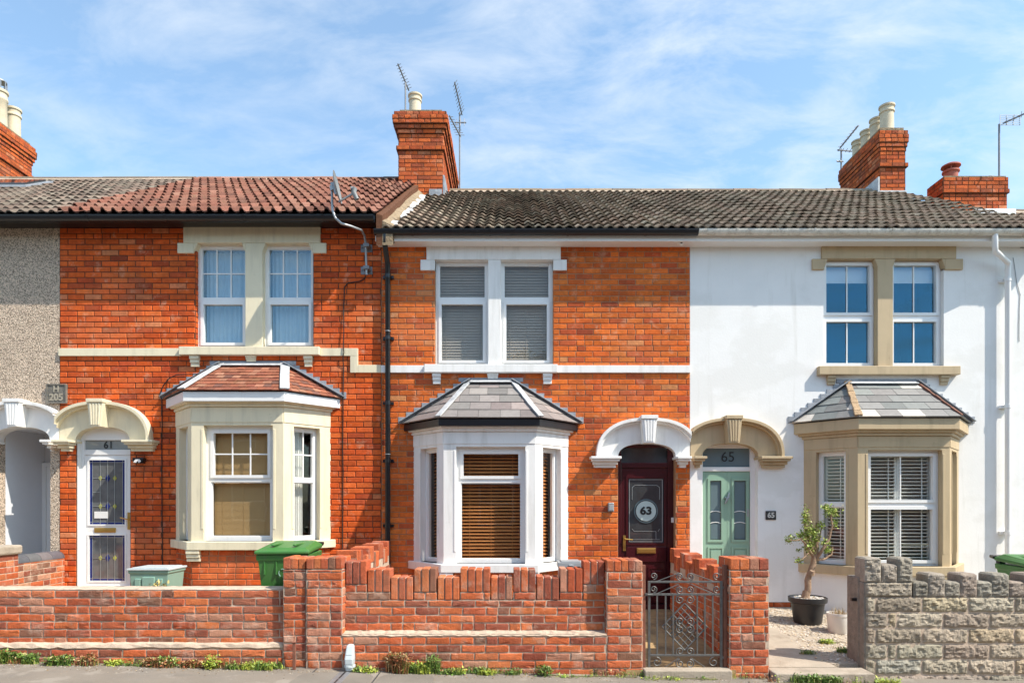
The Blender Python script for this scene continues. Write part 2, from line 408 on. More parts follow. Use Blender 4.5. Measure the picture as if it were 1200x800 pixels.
def one_brick(mb, u0, u1, z0, z1, proud, ch, jit, col, m, n=0.0):
    j = lambda: R.uniform(-jit, jit)
    pr = proud + R.uniform(-.4, .6)*jit
    a, b, c, d = u0+j(), u1+j(), z0+j(), z1+j()
    if b-a < .012 or d-c < .012: return
    ti = R.uniform(-1, 1)*jit*.6; tj = R.uniform(-1, 1)*jit*.6
    k = min(ch, (b-a)*.3, (d-c)*.3)
    mb.add([(a,n+.001,c),(b,n+.001,c),(b,n+.001,d),(a,n+.001,d),
            (a+k,n-pr+ti,c+k),(b-k,n-pr+tj,c+k),(b-k,n-pr-ti,d-k),(a+k,n-pr-tj,d-k)],
           [(4,5,6,7),(0,1,5,4),(1,2,6,5),(2,3,7,6),(3,0,4,7)], m, col)

def rough_brick(mb, u0, u1, z0, z1, proud, ch, jit, col, m, n=0.0):
    j = lambda k=1.0: R.uniform(-jit, jit)*k
    nu = max(2, int((u1-u0)/.045)); nz = 2
    if u1-u0 < .012 or z1-z0 < .012: return
    ring = [(u0+(u1-u0)*i/nu, z0) for i in range(nu)]+[(u1, z0+(z1-z0)*i/nz) for i in range(nz)]+[(u1-(u1-u0)*i/nu, z1) for i in range(nu)]+[(u0, z1-(z1-z0)*i/nz) for i in range(nz)]
    cu, cz = (u0+u1)/2, (z0+z1)/2; L = len(ring); tx, tz = j(1.2), j(.9); pr = proud+j(.9)
    A = []; B = []; C = []
    for (u, z) in ring:
        u += j(); z += j()
        k = min(ch*R.uniform(.7, 1.5), (u1-u0)*.25, (z1-z0)*.25)
        du = -math.copysign(1, u-cu)*k if abs(abs(u-cu)-(u1-u0)/2) < .008 else 0
        dz = -math.copysign(1, z-cz)*k if abs(abs(z-cz)-(z1-z0)/2) < .008 else 0
        f = 1 if R.random() < .93 else R.uniform(.2, .6)
        A.append((u, n+.001, z)); B.append((u+du*.45, n-pr*.72*f, z+dz*.45)); C.append((u+du*1.3, n-pr*f-tx*(u-cu)/(u1-u0)-tz*(z-cz)/(z1-z0), z+dz*1.3))
    D = (cu+j(2), n-pr-jit*.5, cz)
    vs = A+B+C+[D]
    fs = [(i, (i+1) % L, L+(i+1) % L, L+i) for i in range(L)]+[(L+i, L+(i+1) % L, 2*L+(i+1) % L, 2*L+i) for i in range(L)]+[(2*L+i, 2*L+(i+1) % L, 3*L) for i in range(L)]
    mb.add(vs, fs, m, col)

def bricks(mb, u0, u1, z0, z1, pal, holes=(), ch=.0772, bl=.236, j=.009, proud=.007, cham=.006, jit=.0012, m=1, n=0.0, headers=.04, flat_holes=True, phase=0):
    row = 0; z = z0
    while z < z1-.015:
        zt = min(z+ch, z1); 
        mid = (z+zt)/2
        hs = sorted([(h[0], h[1]) for h in holes if h[2] < mid < h[3]])
        spans = []; a = u0
        for h in hs:
            if h[0] > a: spans.append((a, min(h[0], u1)))
            a = max(a, h[1])
        if a < u1: spans.append((a, u1))
        off = ((row+phase) % 2)*bl/2 + R.uniform(-.012, .012)
        for (a, b) in spans:
            k = math.floor((a-u0+off)/bl)
            x = u0-off+k*bl
            while x < b:
                x2 = x+bl
                if R.random() < headers: parts = [(x, x+bl/2), (x+bl/2, x2)]
                else: parts = [(x, x2)]
                for p, q in parts:
                    p2, q2 = max(p, a), min(q, b)
                    if q2-p2 > .03:
                        (rough_brick if jit > .002 else one_brick)(mb, p2+j/2, q2-j/2, z+j/2, zt-j/2, proud, cham, jit, pal_pick(pal), m, n)
                x = x2
        z += ch; row += 1

def brick_box(mb, x0, x1, y0, y1, z0, z1, pal, m_mortar=0, m_brick=1, faces='flrb', ch=.0772, jit=.0015, proud=.006, headers=.3, top=False, cham=.006):
    Mold = mb.M
    mb.M = None
    mb.box(x0, x1, y0, y1, z0, z1, m_mortar)
    for f, (ox, oy, ux, uy, L) in {'f': (x0, y0, 1, 0, x1-x0), 'r': (x1, y0, 0, 1, y1-y0), 'l': (x0, y1, 0, -1, y1-y0), 'b': (x1, y1, -1, 0, x1-x0)}.items():
        if f in faces:
            mb.M = facet(ox, oy, 0, ux, uy)
            bricks(mb, 0, L, z0, z1, pal, ch=ch, jit=jit, proud=proud, m=m_brick, headers=headers, phase=(f in 'lr'), cham=cham)
    mb.M = Mold

def text_mesh(name, s, size, loc, m, parent, bold=0.0, ext=.002, sx=1.0, align='CENTER'):
    cu = bpy.data.curves.new('t', 'FONT'); cu.body = s; cu.size = size; cu.align_x = align; cu.align_y = 'CENTER'
    cu.offset = bold; cu.extrude = ext; cu.resolution_u = 4
    o = bpy.data.objects.new('t', cu); sc.collection.objects.link(o)
    dg = bpy.context.evaluated_depsgraph_get()
    me = bpy.data.meshes.new_from_object(o.evaluated_get(dg))
    bpy.data.objects.remove(o); bpy.data.curves.remove(cu)
    og = worg(parent) if parent else Vector((0, 0, 0))
    T = Matrix.Translation(Vector(loc)-og) @ Matrix.Rotation(rad(90), 4, 'X') @ Matrix.Diagonal((sx, 1, 1, 1))
    me.transform(T); me.materials.clear(); me.materials.append(m); me.name = name
    r = bpy.data.objects.new(name, me); sc.collection.objects.link(r)
    if parent: r.parent = parent
    return r

# ------------------------------------------------------------------ windows
def window(house, Mx, wd, ht, zt, style, blind, gl, part=True, cols_top=1, rows_top=1, cols_bot=1, fw=.05, lower_sash=True, upper_sash=False, bl_args=None):
    """Mx: local u right, v inward, z up, origin bottom-left of the frame's outer face"""
    fr = MB(); fr.M = Mx
    D = .065
    fr.slab(0, wd, 0, ht, [(fw, wd-fw, fw, zt-.028), (fw, wd-fw, zt+.028, ht-fw)] if zt <= ht-.12 else [(fw, wd-fw, fw, ht-fw)], 0, D)
    panes = [(fw, wd-fw, fw, zt-.028), (fw, wd-fw, zt+.028, ht-fw)]
    if zt > ht-.12: panes = [(fw, wd-fw, fw, ht-fw)]
    o2 = []
    for k, (a, b, c, d) in enumerate(panes):
        s = .036 if (lower_sash if k == 0 else upper_sash) else .012
        pr = -.014 if s > .02 else .012
        fr.slab(a-.004 if s > .02 else a, b+.004 if s > .02 else b, c-.004 if s > .02 else c, d+.004 if s > .02 else d, [(a+s, b-s, c+s, d-s)], pr, D-.01)
        o2.append((a+s, b-s, c+s, d-s))
    g = MB(); g.M = Mx
    for k, (a, b, c, d) in enumerate(o2):
        q1, q2, q3 = R.uniform(-.003, .003), R.uniform(-.003, .003), R.uniform(-.002, .002)
        g.add([(a-.004,.028+q1,c-.004),(b+.004,.028+q2,c-.004),(b+.004,.034+q2,c-.004),(a-.004,.034+q1,c-.004),(a-.004,.028+q1+q3,d+.004),(b+.004,.028+q2+q3,d+.004),(b+.004,.034+q2+q3,d+.004),(a-.004,.034+q1+q3,d+.004)],
              [(0,3,2,1),(4,5,6,7),(0,1,5,4),(1,2,6,5),(2,3,7,6),(3,0,4,7)])
        nc, nr = (cols_bot, 1) if k == 0 else (cols_top, rows_top)
        for i in range(1, nc):
            x = a+(b-a)*i/nc; fr.box(x-.009, x+.009, .016, .027, c, d)
        for i in range(1, nr):
            z = c+(d-c)*i/nr; fr.box(a, b, .0175, .0265, z-.009, z+.009)
    f = fr.build('window' if part else 'window_frame', M['upvc'], house, bevel=.003)
    par = f if part else house
    g.build('pane', gl, par)
    bm = MB(); bm.M = Mx
    a, b, c, d = fw, wd-fw, fw, ht-fw
    ba = bl_args or {}
    if blind in ('slats', 'woodslats', 'fine'):
        pitch = ba.get('pitch', .028); th = ba.get('tilt', 35); dep = ba.get('dep', .025); v0 = ba.get('v', .12)
        z = c+.01
        cs, sn = math.cos(rad(th))*dep/2, math.sin(rad(th))*dep/2
        while z < d:
            sg = R.uniform(-.0012, .0012)
            bm.add([(a,v0-cs,z-sn+sg),(b,v0-cs,z-sn-sg),(b,v0+cs,z+sn-sg),(a,v0+cs,z+sn+sg),
                    (a,v0-cs,z-sn+.003+sg),(b,v0-cs,z-sn+.003-sg),(b,v0+cs,z+sn+.003-sg),(a,v0+cs,z+sn+.003+sg)],
                   [(0,3,2,1),(4,5,6,7),(0,1,5,4),(1,2,6,5),(2,3,7,6),(3,0,4,7)])
            z += pitch
        for t in (.14, .5, .86) if wd > .5 else (.3, .7):
            x = a+(b-a)*t
            bm.box(x-.002, x+.002, v0-cs-.004, v0-cs-.002, c, d)
        bm.build('blind', M[ba['mat']], par)
    elif blind == 'shutter':
        np_ = ba.get('n', 2); v0 = .10
        for q in range(2):
            zc, zd = (c, zt-.01) if q == 0 else (zt+.01, d)
            for i in range(np_):
                xa = a+(b-a)*i/np_; xb = a+(b-a)*(i+1)/np_
                bm.slab(xa+.002, xb-.002, zc, zd, [(xa+.032, xb-.032, zc+.03, zd-.03)], v0, v0+.025)
                z = zc+.055
                while z < zd-.03:
                    bm.add([(xa+.032,v0-.014,z+.008),(xb-.032,v0-.014,z+.008),(xb-.032,v0+.04,z-.012),(xa+.032,v0+.04,z-.012),
                            (xa+.032,v0-.014,z+.016),(xb-.032,v0-.014,z+.016),(xb-.032,v0+.04,z-.004),(xa+.032,v0+.04,z-.004)],
                           [(0,3,2,1),(4,5,6,7),(0,1,5,4),(1,2,6,5),(2,3,7,6),(3,0,4,7)])
                    z += .047
                xm = xa + (xb-xa)*.72
                bm.box(xm-.006, xm+.006, v0-.022, v0-.015, zc+.04, zd-.04)
        bm.build('shutter', M['shutter'], par)
    elif blind in ('net', 'curtain'):
        r0, r1 = ba.get('range', (0, 1)); v0 = .16; n = 60
        vs = []
        for i in range(n+1):
            t = r0+(r1-r0)*i/n
            y = v0+.016*math.sin(i*.9)+.012*math.sin(i*.37+1)
            vs += [(a+(b-a)*t, y, c-.02), (a+(b-a)*t, y*.6+v0*.4, d)]
        bm.add(vs, [(2*i, 2*i+2, 2*i+3, 2*i+1) for i in range(n)])
        bm.build('curtain', M[ba['mat']], par, smooth=80)
    elif blind == 'roller':
        bm.box(a, b, .10, .105, d-(d-zt)*.33, d); bm.build('blind', M['shutter'], par)
    return f

# ------------------------------------------------------------------ arch over a door
def arch(house, cx, zs, mt, xlim=None, left_open=None, hw_in=.40, hw_out=.715, r_in=.19, r_out=.535):
    mg = [0]
    def lim(x):
        if xlim: x = min(max(x, xlim[0]+mg[0]), xlim[1]-mg[0])
        return x
    n = 40
    ex = 2.4
    def pt(h, r, t):
        c, s = math.cos(t), math.sin(t)
        return (cx + h*math.copysign(abs(c)**(2/ex), c), zs + r*abs(s)**(2/ex))
    mb = MB()
    I = [pt(hw_in, r_in, math.pi*(1-i/n)) for i in range(n+1)]
    def band(a_h, a_r, b_h, b_r, y0, y1):
        mg[0] += .0025
        A = [pt(a_h, a_r, math.pi*(1-i/n)) for i in range(n+1)]; B = [pt(b_h, b_r, math.pi*(1-i/n)) for i in range(n+1)]
        A = [(lim(x), z) for x, z in A]; B = [(lim(x), z) for x, z in B]
        vs = []
        for (xa, za), (xb, zb) in zip(A, B):
            vs += [(xa, y0, za), (xb, y0, zb), (xa, y1, za), (xb, y1, zb)]
        fs = []
        for i in range(n):
            k, q = 4*i, 4*i+4
            if max(abs(v[0]-A[i][0]) for v in (B[i], A[i+1], B[i+1])) < 1e-6: continue   # cut off flush at the party line
            fs += [(k, q, q+1, k+1), (k+1, q+1, q+3, k+3), (k+3, q+3, q+2, k+2), (k+2, q+2, q, k)]
        if abs(A[0][0]-B[0][0]) > 1e-6: fs.append((0, 1, 3, 2))
        if abs(A[n][0]-B[n][0]) > 1e-6: fs.append((4*n, 4*n+2, 4*n+3, 4*n+1))
        mb.add(vs, fs)
    band(hw_in, r_in, hw_out-.02, r_out-.02, -.015, .20)
    
    band(hw_out-.068, r_out-.068, hw_out-.040, r_out-.040, -.075, 0)
    band(hw_out-.042, r_out-.042, hw_out, r_out, -.125, .02)
    a = mb.build('door_arch', mt, house, smooth=40, bevel=.004)
    k = MB()
    zk0 = zs+r_in-.01; zk1 = zs+r_out+.025
    k.prism([(cx-.073, zk0), (cx+.073, zk0), (cx+.105, zk1-.05), (cx-.105, zk1-.05)], -.185, .02, 'y')
    for i in (-1.5, -.5, .5, 1.5):
        b0, b1 = cx+i*.030, cx+i*.042
        k.prism([(b0-.011, zk0+.02), (b0+.011, zk0+.02), (b1-.015, zk1-.06), (b1+.015, zk1-.06)][:2]+[(b1+.015, zk1-.06), (b1-.015, zk1-.06)], -.195, -.18, 'y')
    k.box(cx-.115, cx+.115, -.205, .02, zk1-.05, zk1)
    k.build('keystone', mt, a, bevel=.005)
    c = MB(); mg[0] = .010
    for sd in (-1, 1):
        c.cut()
        xi = cx+sd*(hw_in-.006); xo = cx+sd*(hw_out+.075)
        xo = lim(xo)
        def cap(y, z0, z1, ex_):
            p, q = xi-sd*ex_*.0, xo+sd*ex_
            mg[0] += .0025; q = lim(q)
            c.box(p-sd*ex_, q, y, .19, z0, z1)
        cap(-.19, zs-.035, zs, .012)
        cap(-.165, zs-.065, zs-.035, -.01)
        cap(-.105, zs-.11, zs-.065, -.03)
        cap(-.07, zs-.15, zs-.11, -.05)
    c.build('capital', mt, a, bevel=.006)
    return a

# ------------------------------------------------------------------ roofs
def tiled_roof(mb, x0, x1, fz, y0, y1, pitch, nc, prof, pal, tail=.026, xfun=None, th=.014, jit=.004):
    P0 = Vector((0, y0, fz(y0))); P1 = Vector((0, y1, fz(y1)))
    s = (P1-P0); L = s.length; s.normalize(); nrm = Vector((0, -s.z, s.y))
    g = L/nc
    nt_ = int(round((x1-x0)/pitch)); k = len(prof)-1
    for i in range(nc):
        a = i*g; b = min((i+1)*g+.07, L+.02)
        for q in range(nt_):
            col = pal_pick(pal)
            xa = x0+q*pitch; lf = tail+R.uniform(-jit, jit); da = R.uniform(-.008, .008)-(R.uniform(.02, .05) if R.random() < .012 else 0)
            sag = .020*math.sin(xa*1.7+.6)*math.sin(math.pi*i/nc)+.012*math.sin(xa*3.9+i*.5)*math.sin(math.pi*(i+.5)/nc)
            vs = []
            for t, h in prof:
                x = xa+t*pitch
                for (dd, l) in ((a+da, lf), (b, .002)):
                    p = P0+s*dd+nrm*(l+h+sag); vs.append((x, p.y, p.z))
                p = P0+s*(a+da)+nrm*(lf+h-th+sag); vs.append((x, p.y, p.z))
            fs = []
            for e in range(k):
                o = 3*e
                fs += [(o, o+3, o+4, o+1), (o+2, o+5, o+3, o)]
            mb.add(vs, fs, 0, col)

def slates(mb, A, B, C, D, rows, wd, pal, lift=.012, m=0):
    A, B, C, D = map(Vector, (A, B, C, D))
    e = (B-A).normalized()
    nrm = (B-A).cross((C+D)/2-A).normalized()
    if nrm.z < 0: nrm = -nrm
    for i in range(rows):
        t0 = i/rows; t1 = min((i+1.25)/rows, 1.0)
        l0, r0 = A.lerp(C, t0), B.lerp(D, t0); l1, r1 = A.lerp(C, t1), B.lerp(D, t1)
        x = -wd*(i % 2)*.5 - R.uniform(0, .02)
        tot = (B-A).length
        f = lambda P: (P-A).dot(e)
        perp0 = l0-A-e*f(l0); perp1 = l1-A-e*f(l1)
        while x < tot:
            w_ = wd*R.uniform(.93, 1.07)
            a, b = x+.002, x+w_-.002
            a0, b0 = max(a, f(l0)), min(b, f(r0)); a1, b1 = max(min(a, f(r1)), f(l1)), min(max(b, f(l1)), f(r1))
            x += w_
            if b0-a0 < .01: continue
            lf = lift+R.uniform(-.003, .004)
            col = pal_pick(pal)
            p = [A+perp0+e*a0+nrm*lf, A+perp0+e*b0+nrm*lf, A+perp1+e*b1+nrm*.001, A+perp1+e*a1+nrm*.001]
            q = [A+perp0+e*a0-nrm*.002, A+perp0+e*b0-nrm*.002]
            mb.add(p+q, [(0,1,2,3), (4,5,1,0), (4,0,3), (5,2,1)], m, col)

# ------------------------------------------------------------------ bay windows
def bay_poly(cx, off, hw=1.08, hf=.605, d=.52):
    th = math.atan2(d, hw-hf)
    f = hf+off*math.tan(th/2); wv = hw+off/math.sin(th)
    return [(cx-wv, .02), (cx-f, -(d+off)), (cx+f, -(d+off)), (cx+wv, .02)]
def bay(house, cx, z_base, z_sill0, z_sill1, z_head, z_corn, z_fas0, z_fas1, z_apex, apex, mt, fascia_mat, roof_kind, plinth, wins, gl, front_u=(.13, .13), hips=None):
    hw, hf, d = 1.08, .605, .52
    Lc = math.hypot(hw-hf, d)
    F = [facet(cx-hw, 0, 0, hw-hf, -d), facet(cx-hf, -d, 0, 1, 0), facet(cx+hf, -d, 0, hw-hf, d)]
    Ls = [Lc, 2*hf, Lc]
    ops = [(.17, Lc-.15), (front_u[0], 2*hf-front_u[1]), (.15, Lc-.17)]
    st = MB()
    for Mx, L, (a, b) in zip(F, Ls, ops):
        st.M = Mx
        st.slab(0, L, z_sill1-.02, z_corn, [(a, b, z_sill1, z_head)], 0, .16)
        # stopped chamfers beside the lights and an impost line
        for e, sg in ((a, -1), (b, 1)):
            st.box(e+sg*.002, e+sg*.034, -.006, .004, z_sill1+.16, z_head-.05)
        st.box(.004, L-.004, -.008, .003, z_head+.035, z_corn-.01)
    st.M = None
    body = st.build('bay_window', mt, house, bevel=.007)
    sb = MB(); sb.prism(bay_poly(cx, .07), z_sill0, z_sill1, 'z')
    sb.build('sill', mt, body, bevel=.008)
    # corbels below the sill corners
    cb = MB()
    for sx in (-1, 1):
        cb.cut(); x = cx+sx*(hf-.04)
        for i, (p, dz) in enumerate(((.06, .05), (.045, .05), (.03, .05))):
            zz = z_sill0-.05*i
            cb.box(x-.09, x+.09, -(d+p), -(d-.03), zz-.05, zz-.002)
    cb.build('corbel', mt, body, bevel=.006)
    pl = MB()
    if plinth == 'brick':
        for Mx, L in zip(F, Ls):
            pl.M = Mx
            pl.slab(0, L, z_base, z_sill0, [], .004, .12, 0)
            bricks(pl, 0, L, z_sill0-.0772*14, z_sill0, PAL61 if cx < -2 else PAL63, m=1, n=.004, headers=.3)
        pl.build('plinth_wall', [M['mortar_buff'], M['brick_house']], body)
    else:
        for Mx, L in zip(F, Ls):
            pl.M = Mx; pl.slab(0, L, z_base, z_sill0, [], .004, .12)
        pl.M = None
        pl.build('plinth_wall', M['render'], body)
    co = MB()
    co.prism(bay_poly(cx, .035), z_corn-.005, z_corn+.035, 'z'); co.prism(bay_poly(cx, .07), z_corn+.035, z_fas0+.02, 'z')
    co.build('cornice', mt, body, bevel=.008)
    fa = MB(); fa.prism(bay_poly(cx, .115), z_fas0, z_fas1-.012, 'z')
    fa.build('fascia', fascia_mat, body, bevel=.004)
    # roof
    E = [(x, y, z_fas1) for x, y in bay_poly(cx, .145)]
    aL, aR = (cx-apex, .0, z_apex), (cx+apex, .0, z_apex)
    core = MB(); core.m = 1
    core.add([E[0], E[1], E[2], E[3], aL, aR], [(0,1,4), (1,2,5,4), (2,3,5), (0,4,5,3), (0,3,2,1)])
    core.m = 0
    pal, rows, wd = roof_kind
    slates(core, E[0], E[1], aL, aL, rows, wd, pal); slates(core, E[1], E[2], aL, aR, rows, wd, pal); slates(core, E[2], E[3], aR, aR, rows, wd, pal)
    core.build('bay_roof', [M['slate'] if rows < 8 else M['tile'], M['black']], body)
    ld = MB()
    for hi_, (p, q) in enumerate(((E[1], aL), (E[2], aR))):
        if hips:
            hm = MB(); pv_ = Vector(p)
            for i in range(9):
                v0_, v1_ = Vector(p).lerp(Vector(q), i/9), Vector(p).lerp(Vector(q), (i+1)/9)
                up_ = Vector((0, 0, .02)); ww = (.085 if hi_ == 0 else .035)*R.uniform(.75, 1.15)
                hm.bar(v0_+up_, v1_+up_, ww, .03*R.uniform(.7, 1.2))
            hm.build('hip_mortar', hips[hi_], body, bevel=.006); continue
        v = [Vector(p).lerp(Vector(q), t)+Vector((R.uniform(-.006, .006), 0, .022+R.uniform(-.003, .003))) for t in (0, .3, .55, .8, 1)]
        for i in range(4): ld.bar(v[i], v[i+1], .12 if rows >= 8 else .085, .018, m=1)
    for p, q, sx in ((E[0], aL, -1), (E[3], aR, 1)):
        ld.bar(Vector(p)+Vector((0, -.05, .022)), Vector(q)+Vector((0, -.05, .022)), .09, .012)
        n = 9
        for i in range(n):
            t = (i+.5)/n; c = Vector(p).lerp(Vector(q), t)
            ld.box(c.x-.07, c.x+.07, -.012-.002*(i % 2), .01, c.z-.03, c.z+.062)
    ld.box(aL[0]-.16, aR[0]+.16, -.016, .01, z_apex-.01, z_apex+.045)
    ld.bar((aL[0], -.05, z_apex-.004), (aR[0], -.05, z_apex-.004), .012, .12, up=(0, 1, .5), m=1)
    ld.build('lead_flashing', [M['lead'], M['lead_light']], body, bevel=.003)
    for Mx, (a, b), wn_ in zip(F, ops, wins):
        MM = Mx @ Matrix.Translation((a, .085, z_sill1))
        window(body, MM, b-a, z_head-z_sill1, wn_['zt']-z_sill1, '', wn_['blind'], gl, part=False, **wn_.get('kw', {}))
    # dark room behind the bay
    return body

def stone_head(house, px_main, z0, z1, px_ear, ze0, mt, yd=-.03):
    h = MB()
    x0, x1 = X(px_main[0]), X(px_main[1])
    h.box(x0, x1, yd, .16, z0, z1)
    return h

def chimney(parent, x0, x1, y0, y1, zb, zt, pal, mm, pots, name='chimney', potm=None, ek=1.0):
    c = MB()
    H = .0772
    zc = zt - 6*H            # corbelled head
    zb2 = zc - 4*H
    brick_box(c, x0, x1, y0, y1, zb, zb2, pal)
    brick_box(c, x0-.035, x1+.035, y0-.035, y1+.035, zb2+.001, zb2+H, pal)
    brick_box(c, x0, x1, y0, y1, zb2+H+.001, zc, pal)
    for i, e in enumerate((.02, .05, .08, .085, .06)):
        e *= ek
        brick_box(c, x0-e, x1+e, y0-e, y1+e, zc+i*H+.001, zc+(i+1)*H, pal, headers=.5, jit=.003)
    c.prism([(x0+.02, y0+.02), (x1-.02, y0+.02), (x1-.02, y1-.02), (x0+.02, y1-.02)], zc+5*H, zt, 'z', 2)
    ch = c.build(name, [M['mortar_dark'] if mm is None else mm, M['brick_stack'], M['cement']], parent)
    for (px, py, r, h) in pots:
        p = MB()
        p.lathe([(r*.9, zt-.1), (r*.9, zt+.05), (r*.86, zt+.08), (r*.82, zt+h*.72), (r*.95, zt+h*.75), (r*.95, zt+h*.80), (r*.84, zt+h*.83), (r*.86, zt+h*.92), (r, zt+h*.94), (r, zt+h), (r*.8, zt+h), (r*.75, zt+h*.7)], px, py, 20)
        p.build('chimney_pot', potm or M['clay'], ch, smooth=40)
    return ch

# ================================================================== SETTING
def sheet(name, x0, x1, y0, y1, dz, m, nx=2, zf=zp, kind='structure'):
    mb = MB()
    mb.add([(x0,y0,zf(x0)+dz),(x1,y0,zf(x1)+dz),(x1,y1,zf(x1)+dz),(x0,y1,zf(x0)+dz)], [(0,1,2,3)])
    return mb.build(name, m, kind=kind)
sheet('ground', -400, 400, -400, 400, -.35, M['earthfield'], zf=lambda x: -.03)
sheet('road', -60, 14, -10.4, -4.6, -.125, M['asphalt'])
pv = MB()
def strip_box(mb, x0, x1, y0, y1, zt, zb, m=0):
    mb.add([(x0,y0,zp(x0)+zb),(x1,y0,zp(x1)+zb),(x1,y1,zp(x1)+zb),(x0,y1,zp(x0)+zb),(x0,y0,zp(x0)+zt),(x1,y0,zp(x1)+zt),(x1,y1,zp(x1)+zt),(x0,y1,zp(x0)+zt)],
           [(0,3,2,1),(4,5,6,7),(0,1,5,4),(1,2,6,5),(2,3,7,6),(3,0,4,7)], m)
strip_box(pv, -40, 12, -4.48, -2.0, 0, -.3)
pv.build('pavement', M['pave'], kind='structure')
kb = MB()
for i in range(56):
    strip_box(kb, -40+i*.92, -40+i*.92+.91, -4.6, -4.485, -.002, -.3)
kb.build('kerb', M['concrete'], kind='structure', bevel=.01)
pv = MB(); strip_box(pv, -40, 12, -12.4, -10.52, 0, -.3); pv.build('far_pavement', M['pave'], kind='structure')

def garden(name, x0, x1, y0, y1, z_front, z_back, m, zb=-.4):
    mb = MB()
    mb.add([(x0,y0,zb),(x1,y0,zb),(x1,y1,zb),(x0,y1,zb),(x0,y0,z_front),(x1,y0,z_front),(x1,y1,z_back),(x0,y1,z_back)],
           [(0,3,2,1),(4,5,6,7),(0,1,5,4),(1,2,6,5),(2,3,7,6),(3,0,4,7)])
    return mb.build(name, m, kind='structure')
garden('front_garden_ground', -11, -6.26, -2.4, .0, .30, .34, M['concrete'])
garden('front_garden_ground', -6.04, -1.9, -2.45, .0, .22, .30, M['slabs'])
garden('front_garden_ground', -1.66, 1.12, -2.45, .0, .10, .16, M['soil'])
garden('garden_path', 1.12, 2.2, -2.66, .0, -.0, .16, M['slabs'])
garden('garden_path', 2.42, 3.24, -2.55, .0, .0, .20, M['concrete'])
garden('gravel_garden_ground', 3.24, 7.1, -2.45, .0, .01, .19, M['gravelbed'])
th = MB(); th.box(2.54, 3.50, -2.78, -2.545, -.3, -.005); th.build('entrance_step', M['concrete'], kind='structure', bevel=.012)
th = MB(); th.box(1.29, 2.14, -2.74, -2.6, -.3, .012); th.build('gate_threshold', M['concrete'], kind='structure', bevel=.01)
gr = MB()
for i in range(5200):
    x = R.uniform(3.16, 5.6); y = R.uniform(-2.42, -.03)
    if x < 3.24 + .05*math.sin(y*7) and R.random() < .75: continue
    z = .01+(y+2.45)/2.45*.18
    r = R.uniform(.008, .019); c = R.choice([(.66,.58,.48), (.58,.48,.36), (.72,.67,.60), (.42,.36,.29), (.64,.51,.35)]); k = R.uniform(.8, 1.1)
    a = R.uniform(0, 6.28); ca, sa = math.cos(a), math.sin(a); e = R.uniform(.6, .9)
    pts = []
    for (p, q, s_) in ((1,0,.15),(.3,.9,0),(-.8,.5,.1),(-.7,-.6,0),(.4,-.8,.1)):
        pts.append((x+r*(p*ca-q*sa*e), y+r*(p*sa+q*ca*e), z+r*.35*s_+r*.25))
    pts += [(x, y, z+r*.8), (x, y, z-r*.2)]
    gr.add(pts, [(i, (i+1) % 5, 5) for i in range(5)]+[((i+1) % 5, i, 6) for i in range(5)], 0, (c[0]*k, c[1]*k, c[2]*k))
gr.build('gravel', M['gravel'], kind='stuff')

# ================================================================== HOUSES
YB = 7.2
def zr61(y): return 5.525+(7.93-5.525)/3.92*(y+.32)
def zr63(y): return 5.305+(7.70-5.305)/3.92*(y+.32)
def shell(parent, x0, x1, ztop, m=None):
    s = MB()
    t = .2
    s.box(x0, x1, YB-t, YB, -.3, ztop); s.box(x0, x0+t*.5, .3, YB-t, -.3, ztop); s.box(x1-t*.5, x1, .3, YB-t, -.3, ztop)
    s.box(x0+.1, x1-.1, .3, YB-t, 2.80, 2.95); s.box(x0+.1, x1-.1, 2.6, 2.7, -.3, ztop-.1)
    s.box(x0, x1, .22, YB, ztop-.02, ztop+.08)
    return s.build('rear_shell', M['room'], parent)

# ---------------------------------------------------------------- house with pebbledash (59)
h59 = thing('terraced_house', 'pebbledashed terraced house with a white arched porch at the left edge', 'house', (-8.6, 0, 0))
XA = X(70)
wm = MB()
wm.slab(-11, XA-.002, -.3, 5.47, [(-6.84-.40, -6.84+.40, .3, 2.506+.2)], 0, .22)
wm.build('wall', M['pebble'], h59)
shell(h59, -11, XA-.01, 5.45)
a59 = arch(h59, -6.84, 2.506, M['white'], xlim=(-9, XA-.002))
pq = MB()   # recessed porch
pq.slab(-7.40, -6.34, .3, 3.0, [], 1.0, 1.05); pq.box(-7.42, -7.241, .222, 1.0, .3, 2.75); pq.box(-6.439, -6.32, .222, 1.0, .3, 2.75); pq.box(-7.42, -6.32, .222, 1.0, 2.70, 2.75)
pq.build('porch', M['porch'], h59)
dm = MB(); dm.box(-7.18, -6.62, .95, .995, .34, 2.2); dm.box(-7.24, -7.18, .93, .995, .34, 2.26); dm.box(-6.62, -6.56, .93, .995, .34, 2.26); dm.box(-7.18, -6.62, .93, .995, 2.2, 2.26)
dm.box(-7.1, -6.7, .94, .952, .5, 1.0); dm.box(-7.1, -6.7, .94, .952, 1.2, 2.05)
dm.build('door', M['upvc'], h59, bevel=.004)
PAL_T63 = [((.235,.182,.135), 4), ((.205,.158,.118), 3), ((.27,.215,.162), 2.4), ((.32,.265,.205), .8), ((.165,.128,.096), 1.2)]
PAL_T61 = [((.225,.102,.072), 5), ((.19,.086,.062), 3), ((.26,.13,.094), 2), ((.15,.07,.052), 1.2)]
prof61 = [(0, 0), (.07, .028), (.16, .046), (.27, .050), (.38, .040), (.49, .008), (.7, -.006), (1, 0)]
prof63 = [(0, 0), (.12, .008), (.26, .024), (.42, .030), (.58, .024), (.76, .006), (1, 0)]
